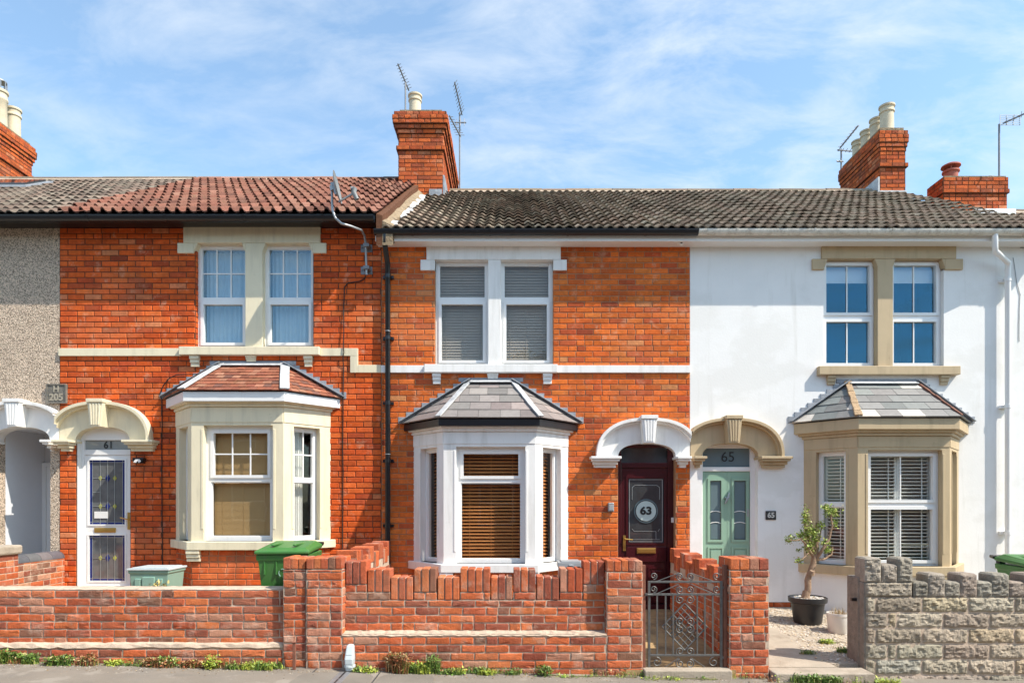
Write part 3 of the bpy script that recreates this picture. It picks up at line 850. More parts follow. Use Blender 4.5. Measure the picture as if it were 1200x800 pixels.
def roof_deck(mb, x0, x1, zf, m):
    ze = zf(-.26)-.05; zq = zf(3.6)-.03
    mb.add([(x0,-.26,ze),(x1,-.26,ze),(x1,3.6,zq),(x0,3.6,zq),(x0,YB+.3,ze),(x1,YB+.3,ze),
            (x0,-.26,ze-.012),(x1,-.26,ze-.012),(x1,YB+.3,ze-.012),(x0,YB+.3,ze-.012)],
           [(0,1,2,3),(3,2,5,4),(6,9,8,7),(0,6,7,1),(4,5,8,9),(0,3,4,9,6),(1,7,8,5,2)], m, (.03,.026,.024))
def ridge(parent, x0, x1, zf, pal, dz=.0, step=.45):
    r = MB(); x = x0
    while x < x1-.05:
        xe = min(x+step, x1); z = zf(3.6)+dz+R.uniform(-.006, .006)
        P = [(3.6+.115*math.cos(math.pi*i/8), z-.03+.10*math.sin(math.pi*i/8)) for i in range(9)]
        c = pal_pick(pal)
        r.prism(P, x+.006, xe-.004, 'x', 0, c)
        r.prism([(3.6+.13*math.cos(math.pi*i/8), z-.05+.085*math.sin(math.pi*i/8)) for i in range(9)], x, xe, 'x', 1)
        x = xe
    return r.build('ridge_tiles', [M['tile'], M['mortar_pale']], parent, smooth=40)
rf = MB(); rf.col = (.3, .25, .2)
tiled_roof(rf, -6.1-.139*36, -6.1, zr61, -.32, 3.6, .139, 14, prof63, [((.165,.125,.098), 4), ((.13,.10,.08), 3), ((.21,.165,.13), 2)])
roof_deck(rf, -11.1, -6.1, zr61, 0)
r59 = rf.build('roof', M['tile'], h59)
ridge(r59, -11.1, -6.1, zr61, PAL_T63)
rw = MB()
s_ = (zr61(1)-zr61(0))
for (a, b, c, d, lf, mm) in ((-9.75, -8.55, 2.35, 3.05, .06, 0), (-9.65, -8.65, 2.45, 2.97, .10, 1)):
    P = [(a, c, zr61(c)+lf), (b, c, zr61(c)+lf), (b, d, zr61(d)+lf), (a, d, zr61(d)+lf)]
    rw.add(P+[(x, y, z-.1) for x, y, z in P], [(0,1,2,3), (4,5,1,0), (5,6,2,1), (6,7,3,2), (7,4,0,3)], mm)
rw.build('roof_window', [M['lead'], M['darkglass']], r59)
chimney(h59, -11.05, -10.42, 3.1, 5.0, 7.2, 9.42, PALC, None, [(-10.72, 3.55, .17, .75), (-10.72, 4.50, .155, .84), (-10.70, 4.86, .145, .68)], ek=.8)
cw = MB()
for i in range(8): cw.tube([(-10.72+.12*math.cos(i*.785), 4.5+.12*math.sin(i*.785), 10.2), (-10.72+.12*math.cos(i*.785), 4.5+.12*math.sin(i*.785), 10.44)], .012, 5)
cw.lathe([(.13, 10.44), (.13, 10.46), (0, 10.47)], -10.72, 4.5, 14)
cw.build('pot_cowl', M['steel'], h59)

def gutter(parent, x0, x1, ytop, zt, m, fas_m, fas=None, r=.058, soffit=None, soff_m=None):
    g = MB()
    P = []
    cy = ytop+r
    for i in range(11):
        a = math.pi*(1+i/10); P.append((cy+r*math.cos(a), zt+r*1.25*math.sin(a)))
    Q = [(cy+(r-.006)*math.cos(math.pi*(2-i/10)), zt+(r*1.25-.006)*math.sin(math.pi*(2-i/10))) for i in range(11)]
    g.prism(P+Q, x0, x1, 'x')
    x = x0+.5
    while x < x1-.2:
        g.prism([(ytop-.006+(r+.006)*(1+math.cos(math.pi*(1+i/8))), zt+.002+(r*1.25+.006)*math.sin(math.pi*(1+i/8))) for i in range(9)], x, x+.03, 'x')
        x += 1.05
    gu = g.build('gutter', m, parent, smooth=50)
    f = MB(); f.box(x0, x1, ytop+2*r+.002, ytop+2*r+.022, fas[0], fas[1])
    f.build('fascia', fas_m, parent, bevel=.004)
    s = MB(); s.box(x0, x1, ytop+2*r+.022, -.002, soffit, soffit+.012)
    x = x0+.1
    while x < x1 and soff_m is not None:
        s.box(x, x+.012, ytop+2*r+.03, ytop+2*r+.05, soffit-.003, soffit+.001); x += .065
    s.build('soffit', soff_m or fas_m, parent)
    return gu
gutter(h59, -11, -6.2, -.395, 5.488, M['black'], M['black'], (5.43, 5.55), soffit=5.472)

# ---------------------------------------------------------------- red brick house 61
h61 = thing('terraced_house', 'red brick terraced house with cream stone trim and a white leaded glass door', 'house', (-4.0, 0, 0))
XB = X(447)
zb61 = (2.506, 5.475)
D61 = -5.70; dx0, dx1 = D61-.375, D61+.375
up61 = [(X(229), X(289), Z(407), Z(280)), (X(308), X(367), Z(407), Z(280))]
bay61c = -3.61
bay61 = (bay61c-.98, bay61c+.98, .2, 3.0)
wm = MB()
holes = [(dx0, dx1, .3, 2.506+.2), bay61]+up61
wm.slab(XA, XB-.001, -.3, 5.47, holes, 0, .22, 0)
bricks(wm, XA, XB, 5.475-.0772*74, 5.475, PAL61, holes)
for q in (up61[0][0], ): wm.M = facet(q+.0015, 0, 0, 0, 1); bricks(wm, 0, .074, 5.475-.0772*22, 5.475-.0772*3, PAL61, headers=0)
wm.M = None
wall61 = wm.build('wall', [M['mortar_dark'], M['brick_house']], h61)
# brick reveals of the upper window jambs (returns)
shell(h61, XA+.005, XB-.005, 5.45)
tr = MB()
tr.box(X(216), X(376), -.032, .15, Z(285.5), Z(266))
for a, b in ((209, 228), (367, 383)): tr.box(X(a), X(b), -.032, .15, Z(297.5), Z(285.5)-.001)
for a, b, sg in ((228, 233, 1), (367, 362, -1)):
    tr.prism([(X(a), Z(285.5)-.001), (X(b), Z(285.5)-.001), (X(a), Z(296))], -.0315, .12, 'y')
tr.box(X(288.5), X(308)+.006, -.032, .15, Z(407.5), Z(285.5)-.001)
for a, b in ((288.5, 284.5), (308, 312)):
    tr.prism([(X(a), Z(285.5)-.001), (X(b), Z(285.5)-.001), (X(a), Z(297))], -.031, .12, 'y')
tr.box(X(213), X(376), -.085, .20, Z(417), Z(407.5))
tr.build('window_surround', M['cream'], h61, bevel=.006)
st = MB()
st.box(XA+.002, X(213)-.002, -.035, .1, Z(417.5), Z(408.5)); st.cut(); st.box(X(376)+.002, X(420), -.035, .1, Z(417.5), Z(408.5))
st.box(X(411), X(420), -.0345, .1, Z(437), Z(417.5)-.001); st.box(X(420)+.001, XB, -.035, .1, Z(437), Z(428))
st.build('string_course', M['cream'], h61, bevel=.004)
def bracket(mb, xa, xb, zt, zb, yo=.06):
    n = 3; mb.cut()
    for i in range(n):
        mb.box(xa+.004*i, xb-.004*i, -yo+.014*i, .05, zt-(zt-zb)*(i+1)/n, zt-(zt-zb)*i/n-.001)
sbk = MB()
for a, b, c in ((224, 235, 430), (289, 301, 424), (357, 367, 430)): bracket(sbk, X(a), X(b), Z(417)-.001, Z(c))
sbk.build('sill_bracket', M['cream'], h61, bevel=.004)
for (a, b, c, d) in up61:
    window(h61, facet(a-.004, .075, c-.002, 1, 0), b-a+.008, Z(284.5)-c+.002, (Z(349.5)-c), '', 'net', M['glass_sky'], cols_top=3, rows_top=2, bl_args={'mat': 'net'})
arch(h61, D61, 2.506, M['cream'], xlim=(XA, -3), hw_in=.375, hw_out=.70)
# door of 61
DY = .10
d = MB()
zd0, zd1 = Z(687, DY), Z(533, DY)
dm0, dm1 = dx0-.008, dx1+.008
fr = MB()
fr.box(dm0, dm0+.055, DY-.01, DY+.06, zd0, 2.72); fr.box(dm1-.055, dm1, DY-.01, DY+.06, zd0, 2.72)
fr.box(dm0+.055, dm1-.055, DY-.01, DY+.06, zd1, zd1+.075); fr.box(dm0+.055, dm1-.055, DY-.012, DY+.06, zd1+.21, 2.72)
fr.box(dm0, dm1, DY-.06, DY+.1, zd0-.10, zd0+.0); fr.box(dm0, dm0+.022, .012, DY-.0105, zd0+.001, 2.52); fr.box(dm1-.012, dm1, .012, DY-.0105, zd0+.001, 2.52)
dl0, dl1 = dm0+.057, dm1-.057
gx0, gx1 = X(104.5, DY), X(146.5, DY)
g1 = (Z(614, DY), Z(539, DY)); g2 = (Z(680, DY), Z(627, DY))
d.slab(dl0, dl1, zd0+.01, zd1-.003, [(gx0, gx1, *g1), (gx0, gx1, *g2)], DY, DY+.045)
for g in (g1, g2):
    d.slab(gx0-.022, gx1+.022, g[0]-.022, g[1]+.022, [(gx0, gx1, g[0], g[1])], DY-.010, DY+.002)
door61 = d.build('door', M['upvc'], h61, bevel=.004)
fr.build('door_frame', M['upvc'], door61, bevel=.004)
fl = MB(); fl.box(dm0+.055, dm1-.055, DY+.02, DY+.025, zd1+.075, zd1+.21); fl.build('fanlight', M['fanglass'], door61)
text_mesh('house_number', '61', .14, ((dm0+dm1)/2+.0, DY+.012, zd1+.14), M['ink'], door61, bold=.001)
lg = MB(); lb = MB(); ly = MB(); lc = MB()
for g in (g1, g2):
    lg.box(gx0, gx1, DY+.018, DY+.024, g[0], g[1])
    for (a, b, c, e) in ((gx0, gx0+.04, g[0], g[1]), (gx1-.04, gx1, g[0], g[1]), (gx0+.04, gx1-.04, g[0], g[0]+.03), (gx0+.04, gx1-.04, g[1]-.03, g[1])):
        lb.box(a, b, DY+.014, DY+.018, c, e)
    cxm = (gx0+gx1)/2
    for cz in ([g[0]+(g[1]-g[0])*.28, g[0]+(g[1]-g[0])*.72] if g is g1 else [(g[0]+g[1])/2]):
        lb.prism([(cxm-.034, cz), (cxm, cz-.06), (cxm+.034, cz), (cxm, cz+.06)], DY+.013, DY+.017, 'y')
        for sx in (-.105, .10):
            ly.cut(); ly.prism([(cxm+sx-.026, cz), (cxm+sx, cz-.042), (cxm+sx+.026, cz), (cxm+sx, cz+.042)], DY+.013, DY+.017, 'y')
        lc.box(gx0+.04, cxm-.034, DY+.011, DY+.015, cz-.003, cz+.003)
    for x in (gx0+.04, cxm-.105, cxm+.10, gx1-.04, cxm):
        lc.box(x-.0028, x+.0028, DY+.0105, DY+.0145, g[0], g[1])
    lc.box(gx0, gx1, DY+.0115, DY+.0142, g[0]+.03-.003, g[0]+.03+.003); lc.box(gx0, gx1, DY+.0115, DY+.0142, g[1]-.033, g[1]-.027)
    lc.box(gx0+.04, cxm-.1, DY+.0115, DY+.0142, (g[0]+g[1])/2-.003, (g[0]+g[1])/2+.003)
lg.build('pane', M['doorglass'], door61); lb.build('blue_glass', M['blueglass'], door61); ly.build('yellow_glass', M['yellowglass'], door61); lc.build('glass_lead', M['leadcame'], door61)
nt_ = MB(); nt_.box(X(110, DY), X(126, DY), DY+.009, DY+.0105, Z(607, DY), Z(599, DY)); nt_.build('notice', M['paper'], door61)
lt = MB(); lt.box(X(111, DY), X(136, DY), DY-.014, DY+.001, Z(623.5, DY), Z(618, DY)); lt.box(X(112, DY), X(135, DY), DY-.02, DY-.012, Z(622.5, DY), Z(619, DY)); lt.build('letterbox', M['brass'], door61, bevel=.003)
hd = MB(); hd.box(dl1-.045, dl1-.012, DY-.012, DY+.001, Z(620, DY), Z(600, DY)); hd.tube([(dl1-.028, DY-.012, Z(608, DY)), (dl1-.028, DY-.05, Z(608, DY)), (dl1-.12, DY-.055, Z(606, DY))], .009, 8)
hd.build('handle', M['brass'], door61, bevel=.002)
# bay of 61
PAL_BT = [((.30,.115,.07), 4), ((.24,.09,.06), 3), ((.36,.17,.11), 2), ((.18,.09,.07), 1)]
Yf = -.52
fw61 = dict(zt=Z(562, Yf+.085), blind='fine', kw=dict(cols_top=3, rows_top=2, fw=.06, lower_sash=False, upper_sash=True, bl_args={'mat': 'tanblind', 'pitch': .016, 'tilt': 62, 'dep': .017, 'v': .10}))
cl61 = dict(zt=Z(562, Yf+.085), blind='curtain', kw=dict(cols_top=2, rows_top=2, bl_args={'mat': 'curtain', 'range': (.05, .72)}, lower_sash=False))
bay(h61, bay61c, .0, Z(644.5, -.59), Z(634.5, -.59), Z(498, Yf), Z(476, Yf), Z(470, -.62), Z(457.5, -.64), Z(427), .44, M['cream'], M['upvc'],
    (PAL_BT, 9, .11), 'brick', [cl61, fw61, cl61], M['glass'], front_u=(.16, .14))
# roof of 61
rf = MB()
tiled_roof(rf, -6.1, -6.1+.143*30, zr61, -.32, 3.6, .143, 13, prof61, PAL_T61, tail=.040, th=.02)
roof_deck(rf, -6.1+.001, -1.81, zr61, 0)
r61 = rf.build('roof', M['tile'], h61)
ridge(r61, -6.1, -1.9, zr61, [((.34,.20,.15), 3), ((.20,.16,.13), 2)])
XR = -6.1+.143*30
vg = MB()
def slope_strip(mb, x0, x1, za, zb, zc, zd, y0=-.31, y1=3.3, n=9, m=0, jit=.01):
    """strip up the roof slope: top edges za(x0) zc(x1)"""
    vs = []
    for i in range(n+1):
        y = y0+(y1-y0)*i/n; j = R.uniform(-jit, jit)
        vs += [(x0, y, za(y)), (x1+j, y, zc(y)+R.uniform(-jit, jit)*.5), (x0, y, zb(y)), (x1+j, y, zd(y))]
    fs = []
    for i in range(n):
        k, q = 4*i, 4*i+4
        fs += [(k, k+1, q+1, q), (k+1, k+3, q+3, q+1), (k+3, k+2, q+2, q+3), (k+2, k, q, q+2)]
    fs += [(0, 2, 3, 1), (4*n, 4*n+1, 4*n+3, 4*n+2)]
    mb.add(vs, fs, m)
slope_strip(vg, XR-.02, XR+.07, lambda y: zr61(y)+.0, lambda y: zr63(y)-.2, lambda y: zr61(y)-.015, lambda y: zr63(y)-.2, n=14, m=0)
slope_strip(vg, XR+.06, XR+.18, lambda y: zr61(y)-.09, lambda y: zr63(y)-.2, lambda y: zr63(y)+.05, lambda y: zr63(y)-.2, n=22, m=1, jit=.035)
vg.build('verge', [M['mortar_dark'], M['cement']], r61)
wf = MB()
y = -.35
while y < 3.0:
    dy_ = R.uniform(.12, .3)
    if R.random() < .5:
        wf.cut(); xa = XR+.17+R.uniform(-.03, .03); xb = xa+R.uniform(.05, .12)
        wf.add([(xa, y, zr63(y)+.075), (xb, y, zr63(y)+.06), (xb, y+dy_, zr63(y+dy_)+.06), (xa, y+dy_, zr63(y+dy_)+.075),
                (xa, y, zr63(y)), (xb, y, zr63(y)), (xb, y+dy_, zr63(y+dy_)), (xa, y+dy_, zr63(y+dy_))], [(0,1,2,3),(4,5,1,0),(5,6,2,1),(6,7,3,2),(7,4,0,3)])
    y += dy_
wf.build('white_flashing', M['white_flash'], r61)
gutter(h61, -6.2+.001, XB-.03, -.395, 5.488, M['black'], M['black'], (5.43, 5.55), soffit=5.472)

# ---------------------------------------------------------------- brick house 63
h63 = thing('terraced_house', 'orange brick terraced house with white bay and arch and a maroon front door', 'house', (0.3, 0, 0))
XC = X(808.5)
up63 = [(X(510), X(572.5), Z(428), Z(299)), (X(586.5), X(648), Z(428), Z(299))]
bay63c = -.295
dx0, dx1 = 1.88-.40, 1.88+.40
holes = [(dx0, dx1, .0, 2.28+.2), (bay63c-.98, bay63c+.98, .2, 2.62)]+up63
wm = MB()
wm.slab(XB+.001, XC-.001, -.3, 5.21, holes, 0, .22, 0)
bricks(wm, XB, XC, 5.22-.0772*71, 5.22, PAL63, holes)
wm.build('wall', [M['mortar_buff'], M['brick_house']], h63)
shell(h63, XB+.005, XC-.005, 5.2)
def surround_plain(house, ml, mr, zt_px, zb_px, ears, mull, op_l, op_r, sill, mt, sill_y=-.085, cor=True):
    t = MB()
    t.box(X(ml), X(mr), -.032, .15, Z(zb_px), Z(zt_px))
    for a, b in ears: t.box(X(a), X(b), -.032, .15, Z(zb_px+12.5), Z(zb_px)-.001)
    t.box(X(mull[0])-.006, X(mull[1])+.006, -.030, .15, Z(sill[2]), Z(zb_px)-.001)
    if cor:
        for a, b in ((op_l, op_l+4), (mull[0], mull[0]-4), (mull[1], mull[1]+4), (op_r, op_r-4)):
            t.prism([(X(a), Z(zb_px)-.001), (X(b), Z(zb_px)-.001), (X(a), Z(zb_px+11))], -.0295, .12, 'y')
    t.box(X(sill[0]), X(sill[1]), sill_y, .20, Z(sill[3]), Z(sill[2]))
    return t.build('window_surround', mt, house, bevel=.006)
surround_plain(h63, 500, 657, 286, 305, ((493, 510), (648, 664)), (572.5, 586.5), 510, 648, (498, 653, 428, 437.5), M['white'], cor=False)
st = MB(); st.box(XB+.001, X(498)-.002, -.035, .1, Z(437), Z(428.5)); st.cut(); st.box(X(653)+.002, XC-.002, -.035, .1, Z(437), Z(428.5))
st.build('string_course', M['white'], h63, bevel=.004)
sbk = MB()
for a, b, c in ((507, 517, 450), (571, 584, 444), (636, 647, 450)): bracket(sbk, X(a), X(b), Z(437.5)-.001, Z(c))
sbk.build('sill_bracket', M['white'], h63, bevel=.004)
for (a, b, c, d_) in up63:
    window(h63, facet(a-.004, .07, c-.002, 1, 0), b-a+.008, Z(304)-c+.002, (Z(349.5)-c), '', 'slats', M['glass'], bl_args={'mat': 'greyblind', 'pitch': .040, 'tilt': 66, 'dep': .044, 'v': .10})
arch(h63, 1.88, 2.28, M['white'], xlim=(0, XC-.002))
# maroon door
DY = .13
dm0, dm1 = dx0-.006, dx1+.006
zd0 = .22; zd1 = Z(548, DY)
fr = MB()
fr.box(dm0, dm0+.07, DY-.02, DY+.06, zd0, 2.47); fr.box(dm1-.09, dm1, DY-.02, DY+.06, zd0, 2.47)
fr.box(dm0+.07, dm1-.09, DY-.02, DY+.06, zd1, zd1+.075); fr.box(dm0+.07, dm1-.09, DY-.02, DY+.06, 2.42, 2.47)
fr.box(dm0, dm1, DY-.12, DY+.1, zd0-.12, zd0)
dl0, dl1 = dm0+.072, dm1-.092
d = MB()
gx0, gx1 = X(736, DY), X(778, DY); gz = (Z(636, DY), Z(560, DY))
pz = (zd0+.12, Z(664, DY))
d.slab(dl0, dl1, zd0+.006, zd1-.003, [(gx0, gx1, *gz)], DY, DY+.045)
d.slab(gx0-.028, gx1+.028, gz[0]-.028, gz[1]+.028, [(gx0, gx1, *gz)], DY-.012, DY+.002)
xm = (gx0+gx1)/2
for a, b in ((gx0-.02, xm-.03), (xm+.03, gx1+.02)):
    d.slab(a, b, pz[0], pz[1], [(a+.025, b-.025, pz[0]+.025, pz[1]-.025)], DY-.010, DY+.002)
    d.box(a+.05, b-.05, DY-.008, DY+.002, pz[0]+.05, pz[1]-.05)
d.box(gx0-.03, gx1+.03, DY-.016, DY+.002, Z(658, DY), Z(640, DY))
door63 = d.build('door', M['maroon'], h63, bevel=.004)
fr.build('door_frame', M['maroon'], door63, bevel=.005)
fl = MB(); fl.box(dm0+.07, dm1-.09, DY+.02, DY+.026, zd1+.075, 2.42); fl.build('fanlight', M['darkglass'], door63)
pn = MB(); pn.box(gx0, gx1, DY+.014, DY+.020, *gz); pn.build('pane', M['darkglass'], door63)
lc = MB()
for a in (gx0+.02, gx1-.02): lc.box(a-.004, a+.004, DY+.008, DY+.013, gz[0]+.02, gz[1]-.02)
for b in (gz[0]+.02, gz[1]-.02): lc.box(gx0+.02, gx1-.02, DY+.0085, DY+.0125, b-.004, b+.004)
ia, ib = gx0+.06, gx1-.06
zc_ = Z(598.5, DY)
def pl(mb, pts, w_=.006):
    for p, q in zip(pts, pts[1:]): mb.bar((p[0], DY+.0105, p[1]), (q[0], DY+.0105, q[1]), w_, .004, up=(0, 1, 0))
pl(lc, [(ia, zc_+.16), (ia, gz[1]-.13), (ia+.04, gz[1]-.10), (ib-.04, gz[1]-.10), (ib, gz[1]-.13), (ib, zc_+.16)])
pl(lc, [(ia, gz[0]+.20), (ia+.03, gz[0]+.165), (ib-.05, gz[0]+.165), (ib-.05, gz[0]+.05)]); pl(lc, [(ib, gz[0]+.20), (ib-.02, gz[0]+.165)])
pl(lc, [(ia, gz[0]+.05), (ib, gz[0]+.05)])
lc.build('glass_lead', M['leadcame'], door63)
rd = MB()
def disc(mb, cx, cz, r, y0, y1, n=36, m=0): mb.prism([(cx+r*math.cos(2*math.pi*i/n), cz+r*math.sin(2*math.pi*i/n)) for i in range(n)], y0, y1, 'y', m)
disc(rd, X(757, DY), zc_, .170, DY+.004, DY+.0125, m=1); disc(rd, X(757, DY), zc_, .155, DY+.001, DY+.006, m=2); disc(rd, X(757, DY), zc_, .142, DY-.001, DY+.004, m=0)
rdl = rd.build('roundel', [M['paleglass'], M['frost'], M['slateplate']], door63)
text_mesh('house_number', '63', .15, (X(757, DY), DY-.004, zc_), M['ink'], door63, bold=.006, sx=1.12)
lt = MB(); lt.box(X(746, DY), X(768, DY), DY-.03, DY-.014, Z(648, DY), Z(641.5, DY)); lt.box(X(747.5, DY), X(766.5, DY), DY-.036, DY-.028, Z(647, DY), Z(642.5, DY)); lt.build('letterbox', M['brass'], door63, bevel=.003)
hd = MB(); hx = X(731.5, DY); hd.box(hx-.018, hx+.018, DY-.014, DY+.001, Z(645, DY), Z(627, DY)); hd.tube([(hx, DY-.01, Z(631, DY)), (hx, DY-.05, Z(631, DY)), (hx+.11, DY-.055, Z(632, DY))], .010, 8)
hd.build('handle', M['brass'], door63, bevel=.002)
bb = MB(); bb.box(X(786, DY), X(789.5, DY), DY-.045, DY-.021, Z(612, DY), Z(606, DY)); bb.build('doorbell', M['upvc'], door63, bevel=.004)
ds = MB(); ds.box(dm0-.02, dm1+.02, -.28, .03, -.2, .10); ds.build('doorstep', M['concrete'], h63, bevel=.01)
# bay of 63
wkw = {'mat': 'woodblind', 'pitch': .046, 'tilt': 32, 'dep': .05, 'v': .13}
f63 = dict(zt=Z(563, Yf+.085), blind='slats', kw=dict(lower_sash=False, upper_sash=True, fw=.055, bl_args=wkw))
c63 = dict(zt=3.2, blind='slats', kw=dict(lower_sash=False, fw=.045, bl_args=wkw))
c63['zt'] = Z(524, Yf)-.10
PAL_SL = [((.235,.205,.195), 4), ((.20,.175,.168), 3), ((.27,.235,.22), 2), ((.31,.255,.19), .6)]
bay(h63, bay63c, .0, Z(671, -.59), Z(661, -.59), Z(523, Yf), Z(505, Yf), Z(499, -.60), Z(489.5, -.64), Z(446.5), .29, M['white'], M['black'],
    (PAL_SL, 5, .27), 'brick', [c63, f63, c63], M['glass'], front_u=(.165, .135))
# roof of 63
rf = MB()
n63 = 31
tiled_roof(rf, XR+.06, XR+.06+.137*n63, zr63, -.32, 3.6, .137, 16, prof63, PAL_T63, tail=.046, th=.02)
XD = XR+.06+.137*n63
roof_deck(rf, XR+.03, XD, zr63, 0)
r63 = rf.build('roof', M['tile'], h63)
ridge(r63, XR+.6, XD, zr63, [((.28,.20,.14), 3), ((.22,.19,.15), 2), ((.33,.27,.18), 1)])
gutter(h63, XB-.04, XC+.03, -.34, Z(267.5, -.34), M['black'], M['upvc'], (Z(283, -.21), 5.30), soffit=5.205, soff_m=M['upvc'])
dp = MB(); xd = X(454.5, -.07)
dp.tube([(xd, -.28, Z(272, -.28)-.02), (xd, -.28, 5.16), (xd, -.25, 5.10), (xd, -.12, 4.98), (xd, -.075, 4.90), (xd, -.075, .55)], .036, 12)
for z in (4.75, 3.9, 3.0, 2.2, 1.3): dp.tube([(xd, -.075, z), (xd, -.075, z+.05)], .043, 12); dp.box(xd-.075, xd+.075, -.04, .002, z+.005, z+.045)
dp.build('downpipe', M['black'], h63, smooth=40)
dpb = MB()
for z in (3.95, 2.25): dpb.cut(); dpb.tube([(xd, -.075, z+.06), (xd, -.075, z+.07)], .041, 12)
dpb.build('pipe_clip', M['steel'], h63)
ch63 = chimney(h63, X(467, 3.0), X(519, 3.0), 3.0, 5.3, 6.8, Z(128, 3.0), PALC, None, [(X(486, 3.3), 3.35, .135, .47), (X(486, 3.3)+.02, 4.05, .135, .45), (X(486, 3.3)+.1, 4.7, .13, .40)], ek=1.15)
fb = MB(); fb.box(X(503, 3.0), X(518, 3.0), 2.975, 3.0, 7.2, Z(221, 2.96)); fb.box(X(519, 3)+.001, X(519, 3)+.03, 3.0, 3.7, 7.25, 7.74); fb.build('lead_apron', M['lead'], ch63)

# ---------------------------------------------------------------- white house 65
h65 = thing('terraced_house', 'white rendered terraced house with tan bay and arch and a sage green door', 'house', (4.8, 0, 0))
XE = X(1195.5)
up65 = [(X(965), X(1027.5), Z(430), Z(298)), (X(1044.5), X(1106), Z(430), Z(298))]
bay65c = 5.15
D65 = 3.04; dx0, dx1 = D65-.39, D65+.39
holes = [(dx0, dx1, .0, 2.28+.2), (bay65c-.98, bay65c+.98, .2, 2.62)]+up65
wm = MB()
wm.slab(XC+.001, XE, .26, 5.21, holes, 0, .22, 0)
wm.build('wall', M['render'], h65)
sk = MB(); sk.slab(XC+.003, XE-.003, -.3, .26, [(dx0, dx1, -.4, .3)], .012, .2, 0); bricks(sk, XC+.003, XE-.01, .26-.0772*7, .26, PALC, [(dx0, dx1, -.4, .3)], n=.012)
sw = MB(); sw.slab(XE+.001, XE+.2, -.3, 5.2, [], .01, YB); sw.build('side_wall', M['render'], h65)
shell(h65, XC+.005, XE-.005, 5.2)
surround_plain(h65, 962, 1119, 286, 304, ((951, 965), (1106, 1127)), (1027.5, 1044.5), 965, 1106, (957, 1121, 430, 440), M['tan'])
sbk = MB()
for a, b in ((968, 978), (1100, 1110)): bracket(sbk, X(a), X(b), Z(440)-.001, Z(451))
sbk.build('sill_bracket', M['tan'], h65, bevel=.004)
for (a, b, c, d_) in up65:
    window(h65, facet(a-.004, .07, c-.002, 1, 0), b-a+.008, Z(303)-c+.002, (Z(370)-c), '', 'roller', M['glass_blue'], cols_top=2, cols_bot=2, lower_sash=True, upper_sash=True, fw=.035)
arch(h65, D65, 2.28, M['tan'], xlim=(XC+.001, 6), hw_in=.39, hw_out=.715)
DY = .13
dm0, dm1 = dx0-.006, dx1+.006
zd0 = .22; zd1 = Z(552, DY)
fr = MB()
fr.box(dm0, dm0+.05, DY-.02, DY+.06, zd0, 2.47); fr.box(dm1-.07, dm1, DY-.02, DY+.06, zd0, 2.47)
fr.box(dm0+.05, dm1-.07, DY-.02, DY+.06, zd1, zd1+.06); fr.box(dm0+.05, dm1-.07, DY-.02, DY+.06, 2.415, 2.47); fr.box(dm0, dm1, DY-.1, DY+.1, zd0-.1, zd0)
dl0, dl1 = dm0+.052, dm1-.072
d = MB()
p1 = (X(832, DY), X(845, DY)); p2 = (X(860, DY), X(874, DY)); gz = (Z(632, DY), Z(563, DY))
d.slab(dl0, dl1, zd0+.006, zd1-.003, [(*p1, *gz), (*p2, *gz)], DY, DY+.045)
for p in (p1, p2):
    d.slab(p[0]-.035, p[1]+.035, gz[0]-.035, gz[1]+.035, [(p[0], p[1], *gz)], DY-.013, DY+.002)
    d.slab(p[0]-.035, p[1]+.035, zd0+.14, gz[0]-.10, [(p[0]-.01, p[1]+.01, zd0+.165, gz[0]-.125)], DY-.012, DY+.002)
    d.box(p[0]+.01, p[1]-.01, DY-.010, DY+.002, zd0+.19, gz[0]-.15)
xm = (p1[1]+p2[0])/2
d.box(xm-.004, xm+.004, DY-.003, DY+.002, zd0+.02, zd1-.02)
door65 = d.build('door', M['sage'], h65, bevel=.004)
fr.build('door_frame', M['upvc'], door65, bevel=.005)
fl = MB(); fl.box(dm0+.05, dm1-.07, DY+.02, DY+.026, zd1+.06, 2.415); fl.build('fanlight', M['frost'], door65)
text_mesh('house_number', '65', .20, ((dm0+dm1)/2+.02, DY+.014, Z(535.5, DY)), M['ink'], door65)
pn = MB()
for p in (p1, p2): pn.box(p[0], p[1], DY+.014, DY+.02, *gz)
pn.build('pane', M['doorglass'], door65)
eb = MB()
for p in (p1, p2):
    eb.box(p[0]+.012, p[1]-.012, DY+.010, DY+.013, gz[0]+.012, gz[1]-.012)
    
ebo = eb.build('frosted_panel', M['frost'], door65)
et = MB()
for p in (p1, p2):
    for zc2 in (Z(600, DY), Z(613, DY)):
        et.cut(); et.tube([(p[0]+(p[1]-p[0])*t, DY+.006, zc2+.018*math.sin(math.pi*t)) for t in [i/8 for i in range(9)]], .006, 6)
et.build('etched_line', M['paper'], door65)
kn = MB()
kx, kz = xm-.01, Z(584, DY)
kn.tube([(kx+.03, DY-.012, kz+.08), (kx+.01, DY-.03, kz+.03), (kx-.01, DY-.04, kz-.02), (kx-.035, DY-.03, kz-.07)], [.012, .016, .018, .01], 8)
kn.tube([(kx-.035, DY-.02, kz+.01), (kx+.035, DY-.02, kz+.015)], .013, 8)
kn.build('door_knocker', M['steel'], door65, smooth=50)
lk = MB(); lk.box(dl1-.045, dl1-.015, DY-.016, DY+.001, Z(605, DY), Z(596, DY)); lk.build('lock', M['steel'], door65, bevel=.004)
lt = MB(); lt.box(xm-.10, xm+.06, DY-.022, DY+.001, Z(657, DY), Z(651, DY)); lt.build('letterbox', M['steel'], door65, bevel=.003)
ds = MB(); ds.box(dm0-.02, dm1+.02, -.3, .03, -.2, .12); ds.build('doorstep', M['concrete'], h65, bevel=.01)
